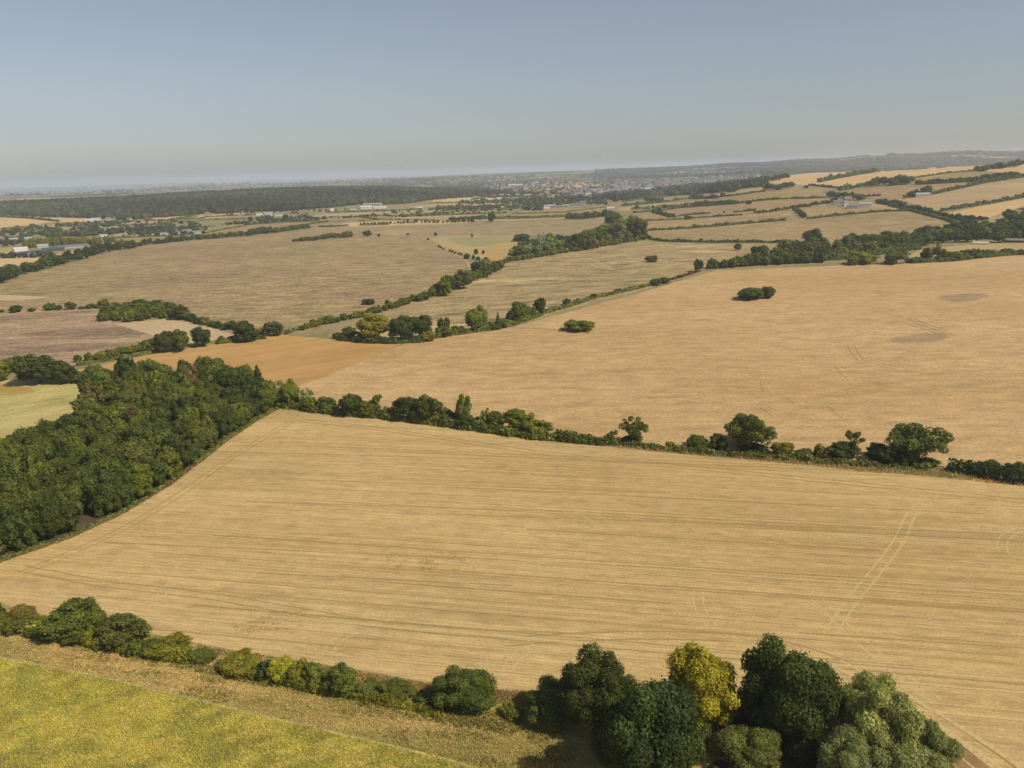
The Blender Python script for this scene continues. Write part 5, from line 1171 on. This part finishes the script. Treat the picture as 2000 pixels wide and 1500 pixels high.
def house(u, v, wpx, hpx, deep, wall, roof, label, cat='house', group=None, rot=None, name=None, chim=False, wins=0):
    P = hit(u, v); s = (P - Vector((0, 0, CAM_H))).length; L = wpx * s / FOC; D = L * deep; Ht = hpx * s / FOC; e = Ht * .58
    o = mobj(name or ('barn' if cat == 'barn' else 'shed' if cat == 'shed' else 'house'), None, None, P)
    if rot is None: rot = -math.atan2(P.x, P.y) + rnd.uniform(-.35, .35)
    o.rotation_euler = (0, 0, rot)
    x, y = L / 2, D / 2; t = .12
    V, Q = boxq(-x, x, -y, y, -.6, e); V = V + [(-x, 0, Ht - t), (x, 0, Ht - t)]
    # gable ends are quads with a doubled apex so the wall stays one mesh
    Q = Q + [[0 + 4, 8, 8, 7], [5, 6, 9, 9]]
    V = np.array(V, float); Q2 = [q for q in Q if len(set(q)) == 4]
    V2 = list(map(tuple, V)); a = len(V2)
    for sx in (-1, 1):
        k = len(V2); V2 += [(sx * x, -y, e), (sx * x, y, e), (sx * x, y * .02, Ht - t), (sx * x, -y * .02, Ht - t)]; Q2.append([k, k + 1, k + 2, k + 3])
    mobj('wall', qmesh('wall', V2, Q2, [WALLM[wall]]), o)
    ov = .04 * L; oy = y * 1.08; ez = e - (Ht - e) * .08; th = max(.12, Ht * .035)
    R = []; RQ = []
    for sy in (-1, 1):
        k = len(R); R += [(-x - ov, sy * oy, ez), (x + ov, sy * oy, ez), (x + ov, 0, Ht), (-x - ov, 0, Ht), (-x - ov, sy * oy, ez + th), (x + ov, sy * oy, ez + th), (x + ov, 0, Ht + th), (-x - ov, 0, Ht + th)]
        RQ += [[k + i for i in q] for q in ([0, 1, 2, 3], [4, 5, 6, 7], [0, 1, 5, 4], [0, 3, 7, 4], [1, 2, 6, 5])]
    rf = mobj('roof', qmesh('roof', R, RQ, [ROOFM[roof]]), o)
    if chim:
        V, Q = boxq(x * .55, x * .75, -.5, .5, Ht - 1.2, Ht + 1.3); mobj('chimney', qmesh('chimney', V, Q, [WALLM['brick']]), rf)
    if wins:
        n = wins
        for i in range(n):
            cx = -x + L * (i + .5) / n
            for z0 in ((.9, 3.4) if e > 4.5 else (.9,)):
                V, Q = boxq(cx - .5, cx + .5, -y - .04, -y + .02, z0, z0 + 1.2); mobj('window', qmesh('window', V, Q, [PANE]), o)
    return tag(o, label, cat, group)
FARM = 'farmstead on the right'
for a in ((1650, 403, 10, 10, .7, 'white', 'slate', 'white gabled farmhouse in the middle of the farmstead', 'house', 0.9, True, 3), (1664, 407, 18, 7, .5, 'stone', 'slate', 'grey roofed barn in front of the white farmhouse', 'barn', .1, False, 0), (1677, 406, 12, 5, .6, 'white', 'slate', 'low white building right of the grey roofed barn', 'barn', .1, False, 2), (1690, 402, 20, 6, .55, 'white', 'pale', 'pale roofed barn with an open white side', 'barn', .05, False, 0), (1636, 399, 14, 7, .5, 'cream', 'slate', 'long low house left of the farmhouse', 'house', .2, True, 3), (1655, 393, 13, 8, .5, 'brick', 'slate', 'slate roofed house behind the white farmhouse', 'house', .5, True, 2), (1605, 404, 9, 4, .5, 'white', 'pale', 'small white shed at the left of the farm', 'shed', 0, False, 0), (1616, 379, 11, 5, .6, 'white', 'slate', 'white bungalow beside the farm trees', 'house', .1, False, 2), (1630, 374, 8, 4, .6, 'white', 'slate', 'small white house at the hedge above the farm', 'house', .1, False, 1), (1800, 383.5, 23, 6, .45, 'grey', 'pale', 'pale metal barn alone on the right hillside', 'barn', .35, False, 0), (1573, 367, 9, 3, .6, 'stone', 'brown', 'low shed below the hill end', 'shed', 0, False, 0), (1446, 367, 18, 4, .4, 'stone', 'slate', 'long low farm building at the foot of the hill end wood', 'barn', .1, False, 0), (1058, 466, 12, 10, .7, 'brick', 'tile', 'red brick house among the centre wood trees', 'house', .3, True, 3), (1094, 467, 19, 11, .6, 'dark', 'slate', 'dark grey barn roof in the centre wood', 'barn', .1, False, 0), (1156, 464, 16, 9, .6, 'stone', 'pale', 'pale barn roof at the right of the centre wood', 'barn', -.4, False, 0), (1988, 473, 40, 6, .4, 'dark', 'brown', 'long brown roofed barn at the right edge', 'barn', 0, False, 0), (1915, 477, 22, 4, .4, 'white', 'white', 'low white trailer shaped shed beside the copse', 'shed', 0, False, 0), (1995, 437, 12, 4, .5, 'white', 'pale', 'white shed at the right edge in the trees', 'shed', 0, False, 0)):
    house(a[0], a[1], a[2], a[3], a[4], a[5], a[6], a[7], a[8], FARM if a[0] > 1590 and a[1] < 410 else None, -math.atan2(hit(a[0], a[1]).x, hit(a[0], a[1]).y) + a[9], None, a[10], a[11])
VB = 'buildings on the valley floor'
for a in ((66, 497, 38, 6, .35, 'dark', 'dark', 'long dark glasshouse at the left sheds', 'shed'), (105, 490, 30, 6, .35, 'dark', 'dark', 'second long dark glasshouse at the left sheds', 'shed'), (140, 484, 48, 5, .3, 'grey', 'slate', 'long slate shed right of the dark glasshouses', 'shed'), (40, 490, 20, 6, .5, 'white', 'white', 'white shed left of the dark glasshouse', 'shed'), (38, 496, 14, 5, .6, 'white', 'pale', 'pale shed below the white one on the left', 'shed'), (63, 502, 11, 7, .7, 'white', 'slate', 'white house in front of the dark glasshouse', 'house'), (84, 484, 16, 6, .5, 'grey', 'pale', 'pale shed between the poplars and the glasshouses', 'shed'), (192, 477, 17, 8, .6, 'stone', 'slate', 'grey roofed house in front of the poplars', 'house'), (223, 479, 14, 4, .5, 'white', 'pale', 'low white shed right of the poplars', 'shed'), (40, 470, 30, 5, .4, 'grey', 'pale', 'pale industrial roof at the left edge', 'shed'), (8, 470, 16, 5, .5, 'brick', 'slate', 'brick shed cut by the left edge', 'shed'), (202, 462, 12, 4, .5, 'white', 'pale', 'small white barn behind the poplars', 'barn'), (320, 459, 12, 5, .5, 'white', 'slate', 'white house in the valley trees', 'house'), (345, 457, 10, 4, .5, 'white', 'pale', 'pale shed right of the white valley house', 'shed'), (365, 456, 16, 7, .5, 'grey', 'slate', 'grey barn among valley trees on the left', 'barn'), (385, 457, 14, 6, .5, 'cream', 'slate', 'cream house right of the grey barn', 'house'), (498, 452, 14, 4, .5, 'white', 'white', 'white roof peeking over the wedge shaped belt', 'shed'), (510, 452, 10, 4, .5, 'white', 'white', 'second white roof peeking over the wedge shaped belt', 'shed'), (175, 433, 12, 4, .5, 'white', 'white', 'white barn at the forest corner', 'barn'), (188, 430, 14, 4, .4, 'white', 'pale', 'long pale barn at the forest corner', 'barn'), (212, 430, 8, 5, .6, 'cream', 'slate', 'grey roofed house at the forest corner', 'house'), (253, 431, 7, 5, .7, 'white', 'tile', 'white house against the forest foot', 'house'), (268, 424, 13, 4, .5, 'white', 'pale', 'pale roof inside the forest edge', 'barn'), (525, 421, 14, 6, .5, 'white', 'pale', 'pale house group at the forest foot, left', 'house'), (543, 422, 16, 6, .5, 'cream', 'slate', 'cream house at the forest foot', 'house'), (508, 422, 12, 4, .5, 'white', 'white', 'white shed at the forest foot', 'shed'), (560, 420, 10, 4, .6, 'stone', 'tile', 'tiled house at the forest foot', 'house'), (649, 413, 7, 5, .8, 'white', 'white', 'small white house in front of the forest', 'house'), (690, 410, 8, 5, .7, 'white', 'slate', 'white house left of the white works', 'house'), (716, 408, 20, 6, .5, 'white', 'white', 'large white works shed by the forest', 'shed'), (742, 407, 24, 4, .4, 'white', 'white', 'long low white works shed by the forest', 'shed'), (728, 401, 34, 4, .3, 'cream', 'pale', 'pale quarry buildings cut into the forest', 'shed'), (820, 408, 10, 4, .6, 'white', 'white', 'small white sheds right of the works', 'shed'), (832, 409, 12, 3, .5, 'grey', 'pale', 'pale low roof right of the works', 'shed'), (1007, 364, 26, 4, .3, 'white', 'white', 'long bright white warehouse in the distance', 'warehouse'), (1268, 371, 17, 3.5, .35, 'grey', 'white', 'white roofed warehouse near the town trees', 'warehouse'), (1074, 405, 20, 5, .5, 'stone', 'pale', 'pale barn roof in the valley centre', 'barn'), (1090, 406, 20, 5, .5, 'stone', 'slate', 'grey barn roof in the valley centre', 'barn'), (1105, 404, 10, 5, .6, 'grey', 'pale', 'small pale barn in the valley centre', 'barn'), (1068, 408, 10, 4, .7, 'white', 'white', 'white shed at the foot of the centre barns', 'shed'), (1057, 408, 8, 4, .7, 'white', 'slate', 'white house left of the centre barns', 'house'), (1128, 402, 22, 5, .4, 'stone', 'slate', 'long grey barn right of the centre barns', 'barn'), (1137, 397, 16, 4, .4, 'brick', 'slate', 'long barn behind the grey ones', 'barn'), (1158, 414, 5, 7, .8, 'white', 'tile', 'white gabled house among the belt trees', 'house'), (1193, 408, 14, 4, .5, 'white', 'white', 'white sheeted shed beside the pale field', 'shed'), (980, 406, 6, 3, .6, 'white', 'white', 'tiny white house in the valley centre', 'house')):
    house(*a, VB, None, None, False, 0)
# tall thin white mast by the quarry, far chimneys and turbines
def mast(u, v, hpx, label, name='chimney', blades=False, r=.045):
    P = hit(u, v); s = P.length; h = hpx * s / FOC; V, Q = limbs([((0, 0, -1), h * r, (0, 0, h), h * r * .6)], 8)
    o = mobj(name, qmesh(name, V, Q, [WALLM['white']], None, None, True), None, P)
    if blades:
        S = []
        for k in range(3):
            a = 2.1 * k + rnd.uniform(0, 1.5); S.append(((0, -h * .03, h), h * .03, (math.cos(a) * h * .55, -h * .03, h + math.sin(a) * h * .55), h * .008))
        V, Q = limbs(S, 5); mobj('rotor', qmesh('rotor', V, Q, [WALLM['white']]), o)
    tag(o, label, name.replace('_', ' '))
mast(689, 398, 6, 'small white tower at the forest quarry', 'tower', False, .14)
mast(88, 381, 8, 'tall white chimney on the far left shore', 'chimney')
mast(346, 373, 9, 'slim white wind turbine left of its twin on the skyline', 'wind_turbine', True, .022)
mast(362, 373, 9, 'slim white wind turbine right of its twin on the skyline', 'wind_turbine', True, .022)
mast(795, 345, 16, 'tall pale chimney on the horizon', 'chimney', False, .022)

# ------------------------------------------------------------------ distant trees, forest, town
def blob_arrays(n_lat, g):
    v, q = CS2; k = 1 + .16 * np.sin(v[:, 0] * 4 + g.uniform(0, 6)) + .14 * np.sin(v[:, 1] * 5 + g.uniform(0, 6)) + g.uniform(-.12, .12, len(v))
    return v * k[:, None], q
def blobs(name, P, W, H, colr, label, cat, seed):
    g = np.random.default_rng(seed); vs = [blob_arrays(2, g) for _ in range(6)]; V = []; Q = []; T = []; off = 0
    for p, w_, h in zip(P, W, H):
        v, q = vs[g.integers(6)]; a = g.uniform(0, 6.28); c, s = math.cos(a), math.sin(a)
        vv = np.stack([(v[:, 0] * c - v[:, 1] * s) * w_ / 2, (v[:, 0] * s + v[:, 1] * c) * w_ / 2, (v[:, 2] + .8) * h * .55], 1) + np.array(p)
        V.append(vv); Q.append(q + off); off += len(v); T.append(np.full(len(q), g.uniform(.55, 1.45) * (1 + .28 * math.sin(p[0] / 210 + math.sin(p[1] / 260) * 2) + .18 * math.sin(p[1] / 95 + p[0] / 160))) * g.uniform(.85, 1.15, len(q)))
    me = qmesh(name, np.concatenate(V), np.concatenate(Q), [FOL], None, np.concatenate(T)); o = mobj(name, me); o.color = (*colr, 1)
    return tag(o, label, cat, None, 'stuff')
FPOLY = [(-200, 396), (0, 385), (200, 380), (400, 373), (550, 364), (700, 363), (800, 366), (880, 371), (960, 376), (1000, 377), (985, 380), (900, 386), (830, 392), (790, 399), (700, 400), (640, 406), (560, 412), (400, 418), (250, 430), (200, 427), (100, 424), (0, 421), (-200, 421)]
def forest():
    """closed tree canopy over the wooded ridge"""
    P = []; W = []; H = []
    W0 = [hit(u, v) for u, v in FPOLY[len(FPOLY) - 10:]]
    n = 0
    for _ in range(60000):
        az = rnd.uniform(-42, 1.5); d = rnd.uniform(1500, 3600)
        x, y = d * math.sin(math.radians(az)), d * math.cos(math.radians(az)); u, v = proj((x, y, gz(x, y)))
        lim = float(np.interp(u, [-200, 0, 100, 200, 250, 400, 560, 640, 700, 790, 830, 900, 985, 1010], [421, 421, 424, 427, 430, 418, 412, 406, 400, 399, 392, 386, 379, 376]))
        if v > lim: continue
        if u > 760 and v < 366 + (u - 760) * .045: continue
        if rnd.random() > min(1, (d / 2300) ** -1.2): continue
        k = rnd.uniform(10, 20); P.append((x, y, gz(x, y))); W.append(k); H.append(rnd.uniform(9, 16)); n += 1
        if n > 11500: break
    blobs('forest', P, W, H, (.060, .070, .028), 'broad dark forest covering the low ridge on the left', 'forest', 4)
forest()
def scatter(regions, seed):
    P = []; W = []; H = []
    for poly, n, hr, wr in regions:
        us = [p[0] for p in poly]; vs = [p[1] for p in poly]; k = 0; t = 0
        while k < n and t < n * 30:
            t += 1; u = rnd.uniform(min(us), max(us)); v = rnd.uniform(min(vs), max(vs))
            if not tri_in((u, v), poly): continue
            p = hit(u, v); s = p.length; h = min(rnd.uniform(*hr) * s / FOC, 22); P.append(tuple(p)); H.append(h); W.append(h * rnd.uniform(*wr)); k += 1
    return P, W, H
TREES = [
 ([(0, 448), (160, 436), (380, 432), (420, 452), (250, 462), (0, 462)], 260, (2.5, 6), (.9, 1.8)),
 ([(80, 458), (180, 452), (240, 455), (190, 462), (90, 464)], 120, (4, 8), (1, 1.6)),
 ([(230, 448), (380, 440), (400, 458), (280, 462)], 110, (3, 7), (.9, 1.6)),
 ([(0, 470), (60, 462), (60, 476), (0, 482)], 30, (4, 8), (.9, 1.4)),
 ([(0, 500), (100, 496), (105, 503), (0, 505)], 40, (4, 8), (.9, 1.4)),
 ([(420, 440), (600, 425), (640, 428), (480, 440)], 90, (2, 6), (.9, 2)),
 ([(480, 430), (560, 426), (560, 434), (490, 434)], 24, (5, 9), (.8, 1.2)),
 ([(600, 428), (900, 405), (1000, 402), (1000, 412), (800, 424)], 130, (1.5, 4), (1, 3)),
 ([(840, 404), (1020, 402), (1030, 408), (860, 410)], 150, (2.5, 5), (1, 1.8)),
 ([(880, 396), (1060, 386), (1060, 398), (900, 400)], 110, (3, 6), (.9, 1.6)),
 ([(1000, 392), (1180, 384), (1190, 400), (1030, 402)], 210, (4, 8), (.9, 1.5)),
 ([(1020, 404), (1060, 402), (1060, 412), (1020, 412)], 30, (5, 9), (.9, 1.3)),
 ([(880, 372), (1200, 366), (1200, 384), (960, 388)], 260, (2, 5), (.9, 1.8)),
 ([(1180, 384), (1300, 376), (1440, 366), (1440, 374), (1330, 382), (1200, 394)], 420, (6, 12), (.8, 1.3)),
 ([(1300, 370), (1420, 360), (1490, 358), (1490, 366), (1330, 376)], 260, (5, 9), (.8, 1.4)),
 ([(1200, 345), (1500, 335), (1500, 362), (1200, 372)], 1500, (1.5, 3.5), (1, 1.7)),
 ([(900, 345), (1200, 340), (1200, 366), (900, 370)], 600, (1.5, 3), (1, 2)),
 ([(0, 372), (700, 350), (900, 346), (900, 362), (560, 362), (200, 378), (0, 384)], 700, (1.2, 3), (1, 2.5)),
 ([(1200, 328), (1480, 322), (1480, 340), (1200, 345)], 400, (1.2, 2.5), (1, 2)),
 ([(1480, 330), (1560, 320), (1560, 338), (1500, 350)], 200, (1.5, 3), (1, 2)),
 ([(430, 415), (660, 408), (700, 410), (520, 424), (440, 424)], 60, (2, 4), (1, 2)),
 ([(150, 436), (270, 430), (270, 436), (170, 440)], 40, (2, 4), (1, 2)),
]
P_, W_, H_ = scatter(TREES, 5)
blobs('distant_trees', P_, W_, H_, (.045, .058, .024), 'scattered small trees over the valley and town', 'trees', 6)
def far_woods():
    P = []; W = []; H = []
    while len(P) < 5200:
        az = rnd.uniform(6, 36); d = rnd.uniform(4800, 9500); x, y = d * math.sin(math.radians(az)), d * math.cos(math.radians(az))
        k = math.sin(x / 420 + 1) * math.sin(y / 520 + x / 900) + .6 * math.sin(x / 190 + y / 260) + .5 * math.sin(y / 140 + 2)
        if k < (-.1 if az < 24 else .25) or rnd.random() > (az - 5) / 6: continue
        P.append((x, y, gz(x, y))); W.append(rnd.uniform(25, 60)); H.append(rnd.uniform(10, 20))
    blobs('far_woods', P, W, H, (.045, .058, .028), 'dark woods over the far hills on the right skyline', 'woods', 14)
far_woods()
# thin hedges of the valley floor
VHG = 'thin hedges across the valley'
for i, pth in enumerate(([(0, 448), (60, 445), (120, 449)], [(0, 424), (60, 427), (115, 433)], [(0, 457), (40, 453), (100, 447), (165, 436)], [(165, 441), (240, 441), (330, 438)], [(230, 452), (330, 447), (420, 442)], [(300, 438), (420, 430), (500, 428)], [(400, 424), (500, 420)], [(330, 431), (382, 421)], [(400, 456), (440, 448), (480, 441)], [(480, 440), (560, 434), (625, 432)], [(560, 444), (600, 439), (640, 433)], [(600, 427), (700, 423), (800, 420), (880, 415)], [(640, 416), (760, 412), (900, 406)], [(560, 430), (580, 424), (600, 418)], [(700, 432), (750, 429), (850, 430)], [(700, 424), (740, 429)], [(790, 423), (900, 419), (990, 416)], [(860, 412), (930, 411), (1000, 409)], [(900, 405), (960, 402), (1015, 398)], [(940, 428), (1020, 427), (1110, 424)], [(970, 425), (1050, 424), (1110, 421)], [(1000, 418), (1100, 415), (1190, 404)], [(620, 444), (650, 443), (680, 441)], [(700, 441), (760, 439)], [(840, 397), (900, 395), (1000, 391)], [(920, 391), (950, 386)], [(950, 384), (1010, 384), (1060, 383)], [(280, 430), (330, 431), (400, 426)], [(240, 481), (300, 475), (370, 466)], [(225, 465), (300, 462), (365, 460)])):
    hedge(pth, rnd.uniform(1.6, 2.8), rnd.choice(['dark', 'mid', 'olive']), 'thin dark hedge across the valley floor, %s' % ('far left' if pth[0][0] < 250 else 'left of the forest foot' if pth[0][0] < 560 else 'in front of the forest' if pth[0][0] < 800 else 'valley centre'), 1.3, VHG, jit=.05, dens=1.2)

# town houses: one detailed kind copied, then the far rest as one mass
def town():
    regs = [([(1200, 352), (1330, 340), (1470, 330), (1490, 345), (1420, 356), (1300, 366), (1200, 372)], 800), ([(1090, 374), (1200, 366), (1300, 366), (1260, 374), (1120, 384)], 170), ([(940, 362), (1180, 352), (1200, 364), (960, 372)], 130), ([(20, 376), (150, 372), (400, 360), (560, 356), (560, 364), (260, 376), (60, 382)], 180), ([(860, 352), (1000, 346), (1010, 352), (880, 358)], 40), ([(880, 374), (900, 372), (920, 382), (880, 385)], 16)]
    pr = []
    for poly, n in regs:
        us = [p[0] for p in poly]; vs = [p[1] for p in poly]; k = 0
        while k < n:
            u = rnd.uniform(min(us), max(us)); v = rnd.uniform(min(vs), max(vs))
            if tri_in((u, v), poly): pr.append((hit(u, v), u)); k += 1
    pr.sort(key=lambda t: t[0].length)
    def one(wl, rf):
        V, Q = boxq(-6, 6, -4, 4, -2, 5.5); k = len(V); V = V + [(-6.4, -4.4, 5.3), (6.4, -4.4, 5.3), (6.4, 0, 9), (-6.4, 0, 9), (-6.4, 4.4, 5.3), (6.4, 4.4, 5.3), (-6, -.02, 8.9), (6, -.02, 8.9), (-6, .02, 8.9), (6, .02, 8.9)]
        Q2 = Q + [[k, k + 1, k + 2, k + 3], [k + 3, k + 2, k + 5, k + 4], [4, 7, k + 8, k + 6], [5, 6, k + 9, k + 7]]
        return np.array(V, float), Q2, [0] * 6 + [1, 1, 0, 0]
    kinds = [('white', 'slate'), ('cream', 'tile'), ('brick', 'tile'), ('brick', 'slate'), ('cream', 'slate'), ('white', 'pale'), ('stone', 'tile')]
    mes = []
    for wl, rf in kinds:
        V, Q, mi = one(wl, rf); mes.append(qmesh('town_house', V, Q, [WALLM[wl], ROOFM[rf]], mi))
    names = ['white walled house with a dark slate roof', 'cream house with a brown tiled roof', 'red brick house with a brown tiled roof', 'red brick house with a slate roof', 'cream house with a slate roof', 'white house with a pale roof', 'stone house with a brown tiled roof']
    for p, u in pr[:240]:
        i = rnd.randrange(len(kinds)); o = mobj('town_house', mes[i]); k = rnd.uniform(.7, 1.2); o.location = p; o.scale = (k * rnd.uniform(1, 1.8), k, k); o.rotation_euler = (0, 0, rnd.uniform(0, 3.14))
        tag(o, '%s in the town, %s' % (names[i], 'left outskirts' if u < 1100 else 'centre' if u < 1250 else 'right side'), 'house', 'houses of the distant town')
    Vs = []; Qs = []; M = []; off = 0; allm = [WALLM['white'], WALLM['cream'], WALLM['brick'], ROOFM['slate'], ROOFM['tile'], ROOFM['pale']]
    for p, u in pr[240:]:
        V, Q, mi = one(0, 0); a = rnd.uniform(0, 3.14); k = rnd.uniform(.75, 1.35); sx = rnd.uniform(1, 2.2); c, s = math.cos(a), math.sin(a)
        x, y = V[:, 0] * k * sx, V[:, 1] * k
        Vs.append(np.stack([x * c - y * s + p.x, x * s + y * c + p.y, V[:, 2] * k + p.z], 1)); Qs.append(np.array(Q) + off); off += len(V)
        wl, rf = rnd.choice([1, 1, 2]), rnd.choice([3, 3, 4, 4]); M += [wl if m == 0 else rf for m in mi]
    o = mobj('town', qmesh('town', np.concatenate(Vs), np.concatenate(Qs), allm, M)); tag(o, 'dense mass of small roofs of the distant town', 'town', None, 'stuff')
town()

# shore across the water: low pale strip with a few bright sheds
def far_shore():
    V = []; Q = []; M = []
    def put(az, d, L, h, z, mi):
        a = math.radians(az); c = Vector((d * math.sin(a), d * math.cos(a), z)); t = Vector((math.cos(a), -math.sin(a), 0)); n = Vector((math.sin(a), math.cos(a), 0)); k = len(V)
        for zz in (-1, h):
            for st, sn in ((-1, -1), (1, -1), (1, 1), (-1, 1)):
                q = c + t * st * L / 2 * (1 if zz < 0 else .8) + n * sn * 300; V.append((q.x, q.y, z + zz))
        Q.extend([[k + i for i in q] for q in ([0, 1, 5, 4], [1, 2, 6, 5], [2, 3, 7, 6], [3, 0, 4, 7], [4, 5, 6, 7])]); M.extend([mi] * 5)
    for i in range(90):
        put(rnd.uniform(-40, 6), rnd.uniform(19500, 23000), rnd.uniform(500, 2600), rnd.uniform(8, 45), -20, 0)
    tag(mobj('far_shore', qmesh('far_shore', V, Q, [flat_mat('far_shore_land', (.13, .13, .09), .9, .3, .002)], M)), 'low hazy shore across the water', 'shore', None, 'structure')
far_shore()

# ------------------------------------------------------------------ haze
def haze():
    V, Q = boxq(-62000, 62000, -3000, 62000, -30, 175)
    m, nt = mat('haze'); b = NB(nt); p = b.n('VolumePrincipled'); p.inputs['Density'].default_value = HAZE
    p.inputs['Color'].default_value = (.74, .80, .91, 1); p.inputs['Anisotropy'].default_value = 0.0
    b.nt.links.new(p.outputs[0], b.n('OutputMaterial').inputs['Volume'])
    o = mobj('haze', qmesh('haze', V, Q, [m])); tag(o, 'thin pale summer haze over the whole valley', 'haze', None, 'stuff')
HAZE = 0.95e-4
haze()
